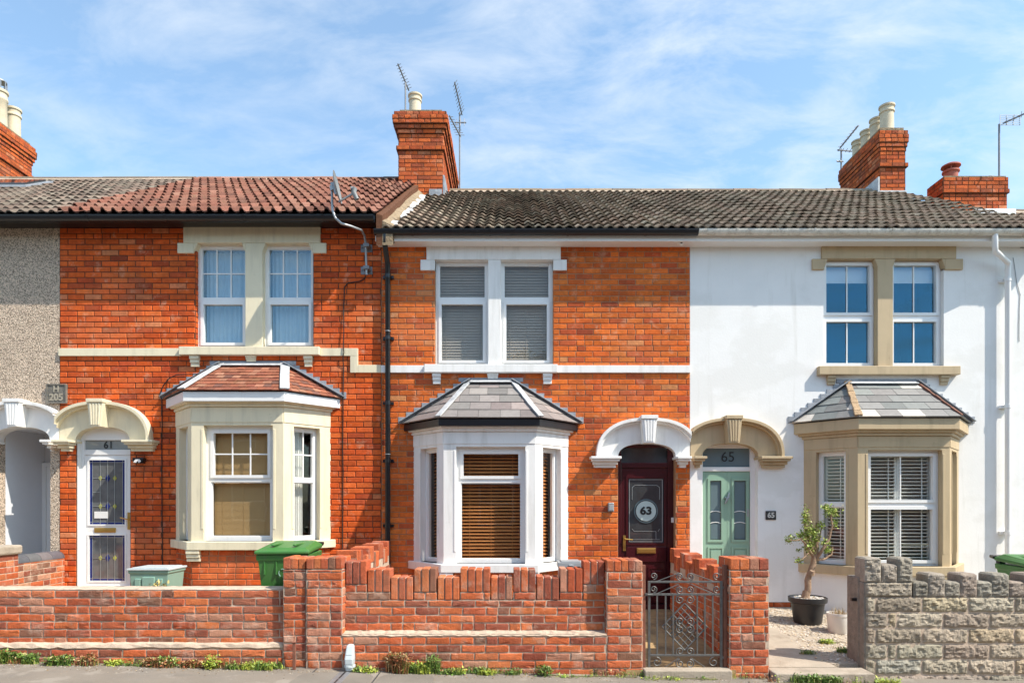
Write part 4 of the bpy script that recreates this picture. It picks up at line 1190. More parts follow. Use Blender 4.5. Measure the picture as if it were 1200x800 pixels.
f65 = dict(zt=Z(591, Yf+.085), blind='shutter', kw=dict(lower_sash=True, upper_sash=True, fw=.04, cols_top=2, cols_bot=2, bl_args={'n': 2}))
c65 = dict(zt=Z(591, Yf+.085), blind='shutter', kw=dict(lower_sash=False, upper_sash=False, fw=.045, bl_args={'n': 1}))
PAL_S65 = [((.205,.205,.20), 4), ((.175,.175,.172), 3), ((.24,.24,.23), 2), ((.50,.48,.43), .35)]
bay(h65, bay65c, .0, Z(675, -.59), Z(664, -.59), Z(527, Yf), Z(510, Yf), Z(503, -.60), Z(488.5, -.64), Z(448), .47, M['tan'], M['tan'],
    (PAL_S65, 5, .30), 'render', [c65, f65, c65], M['glass'], front_u=(.135, .10), hips=(M['cement_tan'], M['rust']))
sk.build('base_course', [M['mortar_dark'], M['brick_house']], h65)
rf = MB()
n65 = 36
x65 = XD+.001
tiled_roof(rf, x65, x65+.137*n65, zr63, -.32, 3.6, .137, 16, prof63, [((.215,.168,.125), 4), ((.185,.145,.108), 3), ((.25,.198,.15), 2.2), ((.15,.118,.09), 1.2)], tail=.046, th=.02)
roof_deck(rf, x65, x65+.137*n65, zr63, 0)
r65 = rf.build('roof', M['tile'], h65)
ridge(r65, x65, x65+.137*n65, zr63, PAL_T63)
gutter(h65, XC+.031, x65+.137*n65, -.34, Z(267.5, -.34), M['white_dirty'], M['upvc'], (Z(283, -.21), 5.30), soffit=5.205, soff_m=M['upvc'])
dp = MB(); xd = X(1180, -.07); xg = X(1166, -.28)
dp.tube([(xg, -.28, Z(270, -.28)), (xg, -.28, 5.10), (xg+.02, -.26, 5.05), (xd-.02, -.12, 4.94), (xd, -.085, 4.86), (xd, -.085, .2)], .036, 12)
for z in (4.7, 2.95, 1.2): dp.tube([(xd, -.085, z), (xd, -.085, z+.05)], .043, 12); dp.box(xd-.07, xd+.07, -.05, .002, z+.005, z+.045)
dp.build('downpipe', M['upvc'], h65, smooth=40)
ch65 = chimney(h65, X(1031, 3.3), X(1061, 3.3), 3.3, 4.75, 6.8, Z(149, 3.3), PALC, None, [(X(1041, 3.5), 3.55, .145, .55), (X(1041, 3.5)-.0, 3.90, .14, .50), (X(1041, 3.5), 4.25, .14, .46), (X(1041, 3.5), 4.58, .14, .44)], ek=.5)
fb = MB(); fb.box(X(1031, 3.3)-.01, X(1061, 3.3)+.01, 3.27, 3.3, 7.3, Z(224, 3.3)); fb.box(X(1031, 3.3)-.03, X(1031, 3.3)-.001, 3.3, 4.0, 7.4, 7.86); fb.build('lead_apron', M['lead_light'], ch65)

# ---------------------------------------------------------------- end house beyond the passage (67)
h67 = thing('terraced_house', 'brick house beyond the narrow passage at the right edge with a wide red chimney', 'house', (10, 0, 0))
wm = MB(); brick_box(wm, 8.15, 13, 0, 7.2, -.4, 4.7, PALC, faces='fl')
wm.build('wall', [M['mortar_dark'], M['brick_house']], h67)
def zr67(y): return 4.75+(7.30-4.75)/3.9*(y+.3)
rf = MB(); tiled_roof(rf, 8.0, 8.0+.137*30, zr67, -.3, 3.6, .137, 14, prof63, PAL_T63, tail=.03)
rf.add([(8.05,0,4.7),(8.05,7.2,4.7),(8.05,3.6,7.28)], [(0,2,1)], 0, (.4,.1,.05)); rf.add([(8.0,3.6,7.28),(12.1,3.6,7.28),(12.1,7.5,4.7),(8.0,7.5,4.7)], [(0,1,2,3)], 0, (.2,.16,.13))
r67 = rf.build('roof', M['tile'], h67)
ridge(r67, 8.0, 12.1, zr67, PAL_T63)
c = MB(); H = .0772
xa, xb = X(1105.5, 3.4), X(1180, 3.4)
zt = Z(208, 3.4)
brick_box(c, xa, xb, 3.4, 3.85, 6.9, zt-4*H, PALC); brick_box(c, xa-.03, xb+.03, 3.37, 3.88, zt-4*H+.001, zt-3*H, PALC); brick_box(c, xa-.015, xb+.015, 3.385, 3.865, zt-3*H+.001, zt, PALC)
c.box(xa+.02, xb-.02, 3.4, 3.84, zt+.001, zt+.03, 2)
ch67 = c.build('chimney', [M['mortar_dark'], M['brick_stack'], M['cement']], h67)
p = MB(); cxp = X(1115, 3.6)
p.lathe([(.14, zt), (.14, zt+.05), (.12, zt+.07), (.125, zt+.19), (.15, zt+.20), (.15, zt+.23), (.125, zt+.24), (.12, zt+.25)], cxp, 3.62, 20)
for a in range(3): p.tube([(cxp+.1*math.cos(a*2.1), 3.62+.1*math.sin(a*2.1), zt+.22), (cxp+.1*math.cos(a*2.1), 3.62+.1*math.sin(a*2.1), zt+.33)], .012, 6)
p.lathe([(.17, zt+.31), (.165, zt+.335), (.09, zt+.375), (.0, zt+.385)], cxp, 3.62, 20)
p.build('chimney_pot', M['redclay'], ch67, smooth=40)
p = MB(); p.lathe([(.10, zt), (.10, zt+.10), (.085, zt+.11)], X(1159, 3.6), 3.62, 16); p.build('flue_terminal', M['steel'], ch67, smooth=40)
fb = MB(); fb.box(xa+.55, xb+.12, 3.33, 3.39, 6.95, Z(247, 3.36)+.03); fb.build('lead_apron', M['white_flash'], ch67)
# ================================================================== GARDEN WALLS
GM = [M['mortar_pale'], M['brick_garden']]
GB = dict(ch=.0785, bl=.236, j=.012, proud=.008, cham=.005, jit=.0032, headers=.12)
def gpier(name_parent, x0, x1, y0, y1, z0, zt, n):
    b = MB(); brick_box(b, x0, x1, y0, y1, z0, zt-.118, PALG, faces='flrb', ch=.0785, jit=.0032, proud=.007, headers=.35, cham=.007)
    p = b.build('pier', GM, name_parent)
    c = MB(); wd = (x1-x0)/n; dep = (y1-y0)
    c.box(x0+.006, x1-.006, y0+.006, y1-.006, zt-.119, zt-.012, 0)
    for i in range(n):
        for k in range(2):
            yy0 = y0-.006+k*dep/2; yy1 = yy0+dep/2-.004+.008*(k == 1)
            c.box(x0-.004+i*wd+.005+R.uniform(-.003, .003), x0+.004+(i+1)*wd-.005, yy0+R.uniform(-.004, .004), yy1, zt-.113, zt+R.uniform(-.008, .004), 1, pal_pick(PALG))
    c.build('coping', GM, p, bevel=.009)
    return p
def soldiers(mb, u0, u1, v0, v1, z0, z1, n, axis='x'):
    wd = (u1-u0)/n
    if axis == 'x': mb.box(u0+.008, u1-.008, v0+.01, v1-.01, z0-.01, z1-.014, 0)
    else: mb.box(v0+.01, v1-.01, u0+.008, u1-.008, z0-.01, z1-.014, 0)
    for i in range(n):
        a = u0+i*wd+.006+R.uniform(-.002, .002); b = u0+(i+1)*wd-.006+R.uniform(-.002, .002)
        q = R.uniform(-.005, .005); zt = z1+R.uniform(-.009, .005)
        if axis == 'x': mb.box(a, b, v0-.006+q, v1+.006+q, z0+.004, zt, 1, pal_pick(PALG))
        else: mb.box(v0-.006+q, v1+.006+q, a, b, z0+.004, zt, 1, pal_pick(PALG))

# --- front wall of 61
gw = thing('garden_wall', 'low straight red brick garden wall along the pavement left of the battlemented wall', 'wall', (-4.2, -2.5, 0))
YW = -2.55
b = MB()
xr = X(331.5, -2.6)
zt61 = Z(690.5, YW)
b.slab(-7.4, xr, -.3, zt61, [], YW, YW+.21, 0)
b.M = facet(0, YW, 0, 1, 0)
nr = 9
bricks(b, -7.4, xr, zt61-.004-.0785*nr, zt61-.004, PALG, **GB)
b.M = None
b.build('wall_face', GM, gw)
pb = MB()
zpl = Z(755, -2.6)
vs = []
n = 60
for i in range(n+1):
    x = -7.4+(xr+7.4)*i/n
    vs += [(x, YW+.01, zpl+.022+R.uniform(-.006, .006)), (x, YW-.045+R.uniform(-.008, .006), zpl+.006+R.uniform(-.012, .008)), (x, YW-.06+R.uniform(-.008, .006), zpl-.026+R.uniform(-.010, .008)), (x, YW-.04, zpl-.046)]
pb.add(vs, [(4*i+k, 4*i+k+1, 4*i+5+k, 4*i+4+k) for i in range(n) for k in range(3)], 0)
pb.slab(-7.4, xr, -.3, zpl-.045, [], YW-.05, YW-.001, 0)
pb.M = facet(0, YW-.05, 0, 1, 0)
bricks(pb, -7.4, xr, zpl-.045-.0785*3, zpl-.045, PALG, **GB); pb.M = None
pb.build('plinth', GM, gw)
cp = MB(); cp.m = 0
n = 80; vs = []
for i in range(n+1):
    x = -7.4+(xr+7.4)*i/n
    vs += [(x, YW-.004, zt61+.001+R.uniform(-.003, .003)), (x, YW+.02, zt61+.012+R.uniform(-.003, .003)), (x, YW+.19, zt61+.012+R.uniform(-.003, .003)), (x, YW+.212, zt61+.0)]
cp.add(vs, [(4*i+k, 4*i+4+k, 4*i+5+k, 4*i+1+k) for i in range(n) for k in range(3)], 0)
cp.build('mortar_capping', M['mortar_pale'], gw)
gpier(gw, X(332, -2.62), X(358.5, -2.62)-.004, -2.62, -2.30, -.3, Z(653, -2.62), 3)

# --- battlemented wall of 63
g2 = thing('garden_wall', 'battlemented red brick garden wall with upright brick coping in front of the white bay', 'wall', (-.3, -2.5, 0))
YP = -2.65; YU = -2.55
px0, px1 = X(359, YP), X(401, YP); qx0, qx1 = X(711, YP), X(753, YP)
zled = Z(742, YP)
gpier(g2, px0, px1, YP, YP+.36, -.3, Z(653, YP), 5)
gpier(g2, qx0, qx1, YP, YP+.36, -.3, Z(656, YP), 5)
b = MB()
b.slab(px1+.001, qx0-.001, -.35, zled, [], YP+.001, YP+.30, 0)
b.M = facet(0, YP+.001, 0, 1, 0); bricks(b, px1, qx0, zled-.03-.0785*8, zled-.03, PALG, **GB); b.M = None
n = 70; vs = []
for i in range(n+1):
    x = px1+(qx0-px1)*i/n
    vs += [(x, YU+.004, zled+.014+R.uniform(-.008, .008)), (x, YP+.02, zled+.004+R.uniform(-.006, .006)), (x, YP-.010+R.uniform(-.004, .004), zled-.018+R.uniform(-.008, .008)), (x, YP+.002, zled-.036)]
b.add(vs, [(4*i+k, 4*i+k+1, 4*i+5+k, 4*i+4+k) for i in range(n) for k in range(3)], 0)
b.build('plinth', GM, g2)
H = .0785
b = MB(); cp = MB()
ztop = zled+4*H
b.slab(px1+.002, qx0-.002, zled-.01, ztop, [], YU, YU+.21, 0)
b.M = facet(0, YU, 0, 1, 0); bricks(b, px1, qx0, zled+.01, ztop, PALG, **GB); b.M = None
groups = [(402, 430, 6, 3), (430, 457.5, 5, 3), (457.5, 484.5, 4, 3), (484.5, 512, 5, 3), (512, 539, 4, 3), (539, 574.5, 5, 4), (574.5, 601, 4, 3), (601, 628, 5, 3), (628, 655.5, 4, 3), (655.5, 683, 5, 3), (683, 711, 6, 3)]
for a, c_, lv, ns in groups:
    xa, xb = X(a, YU), X(c_, YU)
    xa = max(xa, px1+.003); xb = min(xb, qx0-.003)
    zb = zled+lv*H
    if lv > 4:
        b.slab(xa+.004, xb-.004, ztop+.0005, zb, [], YU+.002, YU+.208, 0)
        b.M = facet(0, YU+.002, 0, 1, 0); bricks(b, xa, xb, ztop, zb, PALG, **GB); b.M = None
    soldiers(cp, xa, xb, YU, YU+.21, zb, zb+.236, ns)
b.build('wall_face', GM, g2); cp.build('coping', GM, g2, bevel=.008)

# --- right gate pier with the battlemented dividing wall behind it
g3 = thing('garden_wall', 'battlemented brick dividing wall running from the right hand gate pier back to the maroon door', 'wall', (2.3, -1.3, 0))
gx0_, gx1_ = X(855, YP), X(901, YP)
gpier(g3, gx0_, gx1_, YP, YP+.36, -.35, Z(654, YP), 4)
b = MB(); cp = MB()
brick_box(b, 2.20, 2.41, YP+.362, -.03, -.3, .68, PALG, faces='lr', ch=.0785, jit=.0032, headers=.12)
y = YP+.366; k = 0
while y < -.1:
    y2 = min(y+.29, -.03); zb = .68 if k % 2 else .60+.08
    lev = (.66, .74)[k % 2]+.018*k*.6
    b.box(2.203, 2.407, y+.004, y2-.004, .681, lev, 0)
    soldiers(cp, y, y2, 2.20, 2.41, lev, lev+.20, 3 if y2-y > .2 else 1, 'y')
    y = y2; k += 1
b.build('wall_face', GM, g3); cp.build('coping', GM, g3, bevel=.008)

# --- dividing wall 61 / 63
g4 = thing('garden_wall', 'battlemented brick dividing wall beside the green wheelie bin, running back from the pavement piers', 'wall', (-1.79, -1.2, 0))
b = MB(); cp = MB()
brick_box(b, -1.90, -1.69, YP+.365, -.03, -.3, .80, PALG, faces='lr', ch=.0785, jit=.0032, headers=.12)
y = YP+.37; k = 0
while y < -.1:
    y2 = min(y+.29, -.03); lev = (.84, .92)[k % 2]
    b.box(-1.897, -1.693, y+.004, y2-.004, .801, lev, 0)
    soldiers(cp, y, y2, -1.90, -1.69, lev, lev+.20, 3 if y2-y > .2 else 1, 'y')
    y = y2; k += 1
b.build('wall_face', GM, g4); cp.build('coping', GM, g4, bevel=.008)

# --- low wall with rounded blue brick coping, left
g5 = thing('garden_wall', 'low brick side wall with rounded blue brick coping below the pebbledashed corner', 'wall', (-6.35, -.6, 0))
b = MB(); brick_box(b, -6.46, -6.24, -.868, -.002, .0, .875, PALG+[((.5,.25,.15), 2)], faces='rf', ch=.0772, jit=.0025); b.build('wall_face', GM, g5)
c = MB(); y = -.866
while y < -.02:
    y2 = min(y+.21, -.004)
    P = [(-6.35+.118*math.cos(math.pi*i/10), .876+.10*math.sin(math.pi*i/10)) for i in range(11)]
    c.prism(P, y+.003, y2-.003, 'y', 0, pal_pick([((.10,.10,.115), 3), ((.14,.135,.14), 2)])); y = y2
c.build('coping', M['blue_coping'], g5, smooth=40)
b = MB(); brick_box(b, -6.52, -6.22, -1.3, -.872, .0, 1.0, PALG, faces='rf', ch=.0772, jit=.0025)
pp = b.build('pier', GM, g5)
c = MB(); c.box(-6.56, -6.18, -1.34, -.84, 1.001, 1.115); c.build('pier_cap', M['concrete'], pp, bevel=.025)

# --- rock faced stone wall
g6 = thing('garden_wall', 'grey rock-faced stone garden wall with stepped block coping at the right', 'wall', (5, -2.5, 0))
SPAL = [((.34,.285,.215), 4), ((.38,.32,.245), 3), ((.30,.25,.195), 2.5), ((.39,.31,.21), 1.0), ((.35,.305,.25), 1.5)]
TPAL = [((.28,.24,.195), 3), ((.24,.205,.165), 2), ((.31,.27,.22), 2)]
def rock(mb, x0, x1, z0, z1, y, dep, pal, bulge=.03, round_top=False):
    nx = max(6, int((x1-x0)/.016)); nz = max(6, int((z1-z0)/.016))
    from mathutils import noise as _n
    so = Vector((R.uniform(0, 99), R.uniform(0, 99), R.uniform(0, 99)))
    col = pal_pick(pal); g = {}
    for _ in range(3):
        pass
    ph = [R.uniform(0, 6.28) for _ in range(6)]
    vs = []
    for j in range(nz+1):
        for i in range(nx+1):
            u, v = i/nx, j/nz
            e = min(u*(x1-x0), (1-u)*(x1-x0), v*(z1-z0), (1-v)*(z1-z0))
            k = min(1, e/.020)
            q_ = Vector((x0+u*(x1-x0), 0, (z0+v*(z1-z0))*1.25))
            h = k*(bulge*.62+bulge*.42*_n.noise(q_*8+so)+.012*(1-2.4*abs(_n.noise(q_*15+so)))-.006+.009*_n.noise(q_*38+so)+R.uniform(-.002, .002))
            vs.append((x0+u*(x1-x0)+(R.uniform(-.003, .003) if 0 < i < nx else 0), y-h, z0+v*(z1-z0)+(R.uniform(-.003, .003) if 0 < j < nz else 0)))
    if round_top:
        for j in range(nz+1):
            for i in range(nx+1):
                q = j*(nx+1)+i; x, yy, z = vs[q]
                rr = .022
                tz = z1-z
                if tz < rr:
                    inset = rr-math.sqrt(max(rr*rr-(rr-tz)**2, 0))
                    cxx = (x0+x1)/2; f = 1-inset/((x1-x0)/2)
                    vs[q] = (cxx+(x-cxx)*f, yy+inset*.6, z)
    fs = [(j*(nx+1)+i, j*(nx+1)+i+1, (j+1)*(nx+1)+i+1, (j+1)*(nx+1)+i) for j in range(nz) for i in range(nx)]
    nb = len(vs)
    # closing ring to the back
    ring = [i for i in range(nx+1)]+[j*(nx+1)+nx for j in range(1, nz+1)]+[nz*(nx+1)+i for i in range(nx-1, -1, -1)]+[j*(nx+1) for j in range(nz-1, 0, -1)]
    back = []
    for r_ in ring:
        x, yy, z = vs[r_]; vs.append((x, y+dep, z)); back.append(len(vs)-1)
    m_ = len(ring)
    fs += [(ring[i], back[i], back[(i+1) % m_], ring[(i+1) % m_]) for i in range(m_)]
    fs.append(tuple(back))
    mb.add(vs, fs, 1, col)
YS = -2.55
sx = lambda p: X(p, YS)
xs0 = sx(1014); xs1 = 7.6
b = MB()
zs_ = [Z(q, YS) for q in (699, 717.3, 735.5, 753.7, 771.9, 790.1, 808.3, 826.5)]
b.slab(xs0+.01, xs1, -.5, zs_[0]-.003, [], YS-.002, YS+.17, 0)
for r_ in range(len(zs_)-1):
    zt_, zb_ = zs_[r_]-.004, zs_[r_+1]+.005
    first = .10 if r_ % 2 == 0 else .22
    cuts = [xs0]
    x = xs0+first
    if r_ % 2 == 1: cuts.append(xs0+.22); x = xs0+.31
    while x < xs1: cuts.append(x); x += .463
    for a, c_ in zip(cuts, cuts[1:]):
        if c_-a > .03: rock(b, a+.006, c_-.006, zb_+.001, zt_-.001, YS, .10, SPAL)
b.build('wall_face', [M['mortar_pale'], M['stone_block']], g6)
c = MB(); c.m = 1
rock(c, xs0, sx(1069)-.004, zs_[0]+.003, Z(682, YS), YS, .17, SPAL)
def merlon(x0, x1, zb, zt): rock(c, x0, x1, zb, zt, YS-.005, .19, TPAL, bulge=.022, round_top=True)
merlon(sx(1013), sx(1032), Z(681.5, YS), Z(653, YS)); merlon(sx(1032.8), sx(1051), Z(681.5, YS), Z(661, YS)); merlon(sx(1051.5), sx(1069), Z(681.5, YS), Z(653, YS))
p = 1069.5
while p < 1330:
    merlon(sx(p)+.003, sx(p+17.2), zs_[0]+.002, Z(681, YS)); merlon(sx(p+17.6), sx(p+37.2), zs_[0]+.002, Z(671.5, YS)); p += 37.5
c.build('coping', [M['concrete'], M['stone_block']], g6)
e = MB(); e.col = (.24,.21,.175)
e.box(xs0-.02, xs0+.19, YS+.09, YS+.32, -.4, Z(677, YS)); e.box(xs0-.012, xs0+.03, YS+.002, YS+.1, -.4, Z(682, YS))
e.build('end_pier', M['stone_block'], g6, bevel=.012)
hg = MB(); hg.box(xs0-.07, xs0-.01, YS+.12, YS+.15, Z(706, YS), Z(702.5, YS)); hg.build('gate_hinge', M['black'], g6)

# ================================================================== GATE
YG = -2.60
gx = lambda p: X(p, YG)
gz_ = lambda p: Z(p, YG)
gt = thing('gate', 'ornate wrought iron garden gate with scrolls between two brick piers', 'gate', (1.7, YG, 0))
f = MB()
x0, x1 = gx(760.5), gx(845)
for x in (x0, x1): f.box(x-.012, x+.012, YG-.012, YG+.012, gz_(782), gz_(680.3))
for p in (681.3, 696, 767): f.box(x0+.0125, x1-.0125, YG-.010, YG+.010, gz_(p)-.010, gz_(p)+.010)
f.build('frame', M['iron'], gt, bevel=.002)
for p in (770, 780, 788.8, 817, 826, 835.2):
    b = MB(); b.box(gx(p)-.007, gx(p)+.007, YG-.007, YG+.007, gz_(767)+.0105, gz_(696)-.0105); b.build('bar', M['iron'], gt)
s = MB()
def spiral(cx, cz, r, turns, a0, sg, tail=None):
    s.cut()
    P = []
    if tail: P += [(q[0], YG-.004, q[1]) for q in tail]
    n = int(22*turns)
    for i in range(n+1):
        t = i/n; rr = r*(1-.78*t); a = a0+sg*2*math.pi*turns*t
        P.append((cx+rr*math.cos(a), YG-.004, cz+rr*math.sin(a)))
    s.tube(P, .006, 6)
cxg = gx(802.5)
r_ = .044
for py, up in ((675, 1), (690.5, 1), (702, -1), (727.5, 1), (736.5, -1), (762.5, 1), (777, -1)):
    for sd in (-1, 1):
        rr = r_ if py not in (675, 690.5) else .038
        spiral(cxg+sd*.050, gz_(py), rr, 1.5, rad(90)*(1 if up < 0 else -1)+(0 if sd < 0 else 0), sd*up)
for py, ya, yb in ((675, 681, 671), (690.5, 695.5, 684)):
    for sd, xe in ((-1, x0), (1, x1)):
        s.cut(); s.tube([(cxg+sd*.06, YG-.004, gz_(yb)), (xe-sd*.07, YG-.004, gz_(ya))], .0045, 6)
        spiral(xe-sd*.045, gz_(py)+.005, .036, 1.4, rad(-90), -sd)
for sd, xe in ((-1, x0), (1, x1)):
    s.cut(); s.tube([(cxg+sd*.06, YG-.004, gz_(770)), (xe-sd*.16, YG-.004, gz_(781))], .0045, 6)
    spiral(xe-sd*.075, gz_(775), .05, 1.2, rad(90), sd)
s.build('scroll', M['iron'], gt, smooth=60)
l = MB()
cz = gz_(734); hw_, hh_ = .222, .232
for i in range(7):
    t = i/6
    if i in (0, 6): rr = .0085
    else: rr = .005
    a = (-hw_+hw_*t, hh_*t); bq = (hw_*t, -hh_+hh_*t)
    l.tube([(cxg+a[0], YG+.006, cz+a[1]), (cxg+bq[0], YG+.006, cz+bq[1])], rr, 6)
    a = (-hw_+hw_*t, -hh_*t); bq = (hw_*t, hh_-hh_*t)
    l.tube([(cxg+a[0], YG+.009, cz+a[1]), (cxg+bq[0], YG+.009, cz+bq[1])], rr, 6)
l.build('lattice', M['iron'], gt, smooth=60)
h = MB(); h.box(x0-.05, x0+.04, YG-.02, YG+.012, gz_(697.5), gz_(694.5)); h.tube([(x0-.02, YG-.03, gz_(696)), (x0+.03, YG-.03, gz_(696))], .009, 8); h.build('latch', M['iron'], gt)
h = MB()
for p in (688, 770): h.cut(); h.box(x1+.0125, gx0_-.002, YG-.008, YG+.008, gz_(p)-.012, gz_(p)+.012)
h.build('hinge', M['iron'], gt)
ps = MB(); ps.box(qx1+.004, qx1+.036, YP+.03, YP+.07, -.2, Z(662, YP)); tag(ps.build('gate_post', M['rust'], bevel=.003), 'rusty slim gate post against the left gate pier', 'post')
ps = MB(); ps.box(gx0_-.045, gx0_-.009, YP+.04, YP+.10, -.2, Z(662, YP)); tag(ps.build('gate_post', M['rust'], bevel=.003), 'weathered timber gate post against the right gate pier', 'post')

# ================================================================== BINS, BOXES
def wheelie(label, loc, rz, sc_=1.0, group='green wheelie bins'):
    t = thing('wheelie_bin', label, 'bin', (0, 0, 0), group)
    b = MB()
    lv = [(0.02, .20, -.20, .18), (.08, .215, -.23, .22), (.80, .265, -.325, .31), (.86, .272, -.333, .318), (.865, .286, -.346, .325), (.925, .290, -.35, .33), (.93, .275, -.34, .32)]
    vs = []
    for z, hw, yf, yb in lv: vs += [(-hw, yf, z), (hw, yf, z), (hw, yb, z), (-hw, yb, z)]
    fs = [(4*i+j, 4*i+(j+1) % 4, 4*i+4+(j+1) % 4, 4*i+4+j) for i in range(len(lv)-1) for j in range(4)]+[(3, 2, 1, 0), tuple(4*(len(lv)-1)+j for j in range(4))]
    b.add(vs, fs)
    for x in (-.2, -.07, .07, .2): b.box(x-.008, x+.008, -.338, -.30, .70, .862)
    b.build('body', M['green_bin'], t, bevel=.012)
    l = MB()
    # lid: overhanging skirt and raised crowned panel, higher at the hinge
    L = [(-.300, -.375, .932), (.300, -.375, .932), (.295, .335, .965), (-.295, .335, .965)]
    T = [(-.302, -.378, .968), (.302, -.378, .968), (.297, .335, 1.005), (-.297, .335, 1.005)]
    U = [(-.27, -.335, .985), (.27, -.335, .985), (.265, .29, 1.03), (-.265, .29, 1.03)]
    V = [(-.24, -.29, 1.004), (.24, -.29, 1.004), (.235, .25, 1.052), (-.235, .25, 1.052)]
    vs = L+T+U+V
    l.add(vs, [(3,2,1,0)]+[(4*k+j, 4*k+(j+1) % 4, 4*k+4+(j+1) % 4, 4*k+4+j) for k in range(3) for j in range(4)]+[(12,13,14,15)])
    for x in (-.12, .12): l.box(x-.02, x+.02, -.30, .24, 1.02, 1.042)
    l.build('lid', M['green_bin'], t, bevel=.012)
    em = MB()
    for k_ in range(3):
        a_ = math.pi*2*k_/3+.52; b_ = a_+1.5
        em.tube([(.0+.045*math.cos(a_+(b_-a_)*q/6), -.322, .72+.045*math.sin(a_+(b_-a_)*q/6)) for q in range(7)], .007, 5)
    em.build('emblem', M['box_green'], t)
    h = MB()
    h.tube([(-.29, .34, 1.0), (-.29, .42, 1.01), (.29, .42, 1.01), (.29, .34, 1.0)], .019, 10)
    for x in (-.2, .2): h.box(x-.035, x+.035, .32, .40, .92, 1.02)
    h.build('handle', M['black'], t, smooth=50)
    for x in (-.25, .25):
        wb = MB(); wb.tube([(x-.025, .25, .10), (x+.025, .25, .10)], .10, 18); wb.build('wheel', M['black'], t, smooth=50)
    t.location = loc; t.rotation_euler = (0, 0, rz); t.scale = (sc_,)*3
    return t
bin0 = wheelie('green wheelie bin standing behind the low brick wall beside the cream bay', (X(338, -2.0), -1.93, .235), rad(4), .93)
bin1 = copy_tree(bin0); bin1['label'] = 'green wheelie bin behind the grey stone wall at the right edge'
bin1.location = (X(1219, -1.7), -1.65, .06); bin1.rotation_euler = (0, 0, rad(-8)); bin1.scale = (.93,)*3
rb = thing('recycling_box', 'pale grey-green recycling box with lid below the white leaded door', 'box', (X(176, -1.0), -1.0, 0))
bx = MB()
x0, x1 = X(151, -1.2), X(197, -1.2)
zt = Z(667, -1.2); y0, y1 = -1.2, -.80
vs = []
for z, o in ((.25, .04), (zt-.05, .005), (zt-.045, -.008), (zt-.012, -.008)):
    vs += [(x0+o, y0+o, z), (x1-o, y0+o, z), (x1-o, y1-o, z), (x0+o, y1-o, z)]
bx.add(vs, [(4*i+j, 4*i+(j+1) % 4, 4*i+4+(j+1) % 4, 4*i+4+j) for i in range(3) for j in range(4)]+[(3,2,1,0), (12,13,14,15)])
bx.box((x0+x1)/2-.075, (x0+x1)/2+.075, y0-.012, y0+.05, zt-.20, zt-.09)
for q in (.22, .78): bx.box(x0+(x1-x0)*q-.035, x0+(x1-x0)*q+.035, y0-.006, y0+.06, .27, zt-.11)
bx.build('body', M['box_green'], rb, bevel=.01)
ld = MB(); ld.prism([(x0-.02, y0-.02), (x1+.02, y0-.02), (x1+.02, y1+.02), (x0-.02, y1+.02)], zt-.011, zt+.012, 'z'); ld.box(x0+.02, x1-.02, y0+.02, y1-.02, zt+.012, zt+.022)
ld.build('lid', M['box_lid'], rb, bevel=.006)
rb = thing('storage_box', 'grey lidded plastic box showing above the battlemented wall at the foot of the white bay', 'box', (X(669, -1.0), -1.0, 0))
x0, x1 = X(655, -1.0), X(683, -1.0); zt = Z(662, -1)
bx = MB(); bx.box(x0+.01, x1-.01, -.99, -.70, .1, zt-.03)
bx.box(x0+.03, x1-.03, -.996, -.98, .2, zt-.12)
bx.build('body', M['grey_plastic'], rb, bevel=.015)
ld = MB(); ld.box(x0-.01, x1+.01, -1.01, -.68, zt-.029, zt+.035); ld.box(x0+.03, x1-.03, -.98, -.71, zt+.035, zt+.05); ld.tube([(x0+.12, -1.015, zt+.0), (x1-.12, -1.015, zt+.0)], .012, 8)
ld.build('lid', M['grey_plastic'], rb, bevel=.012)

# ================================================================== POTS AND PLANTS
LG = [((.14,.23,.035), 3), ((.095,.175,.03), 3), ((.23,.30,.06), 1.6), ((.06,.12,.025), 1.8), ((.40,.34,.14), .5)]
LR = [((.30,.10,.04), 3), ((.40,.22,.08), 2), ((.20,.08,.04), 1.5), ((.18,.22,.05), 1.2), ((.46,.36,.18), 1.2)]
LY = [((.42,.46,.07), 2), ((.28,.38,.05), 2)]
def leaf(mb, p, s_, pal, up=.5, asp=.55):
    a = R.uniform(0, 6.283); e = R.uniform(-.5, 1.2)*up
    d = Vector((math.cos(a)*math.cos(e), math.sin(a)*math.cos(e), math.sin(e)))
    sd = d.cross(Vector((0, 0, 1))).normalized()
    sd = (sd+Vector((0, 0, R.uniform(-.7, .7)))).normalized()
    nrm = d.cross(sd).normalized()
    p = Vector(p); L = s_*R.uniform(.7, 1.3); w_ = L*asp*.5
    mb.add([p, p+d*L*.45+sd*w_+nrm*L*.06, p+d*L, p+d*L*.45-sd*w_+nrm*L*.06], [(0, 1, 2), (0, 2, 3)], 0, pal_pick(pal))
def blade(mb, p, h, pal):
    a = R.uniform(0, 6.283); ln = R.uniform(.1, .6)*h; w_ = R.uniform(.002, .004)
    d = Vector((math.cos(a), math.sin(a), 0)); sd = Vector((-d.y, d.x, 0)); p = Vector(p)
    c = pal_pick(pal); q = p+Vector((0, 0, h*.6))+d*ln*.35; r_2 = p+Vector((0, 0, h*R.uniform(.75, 1)))+d*ln
    mb.add([p-sd*w_, p+sd*w_, q+sd*w_*.8, q-sd*w_*.8, r_2], [(0, 1, 2, 3), (3, 2, 4)], 0, c)
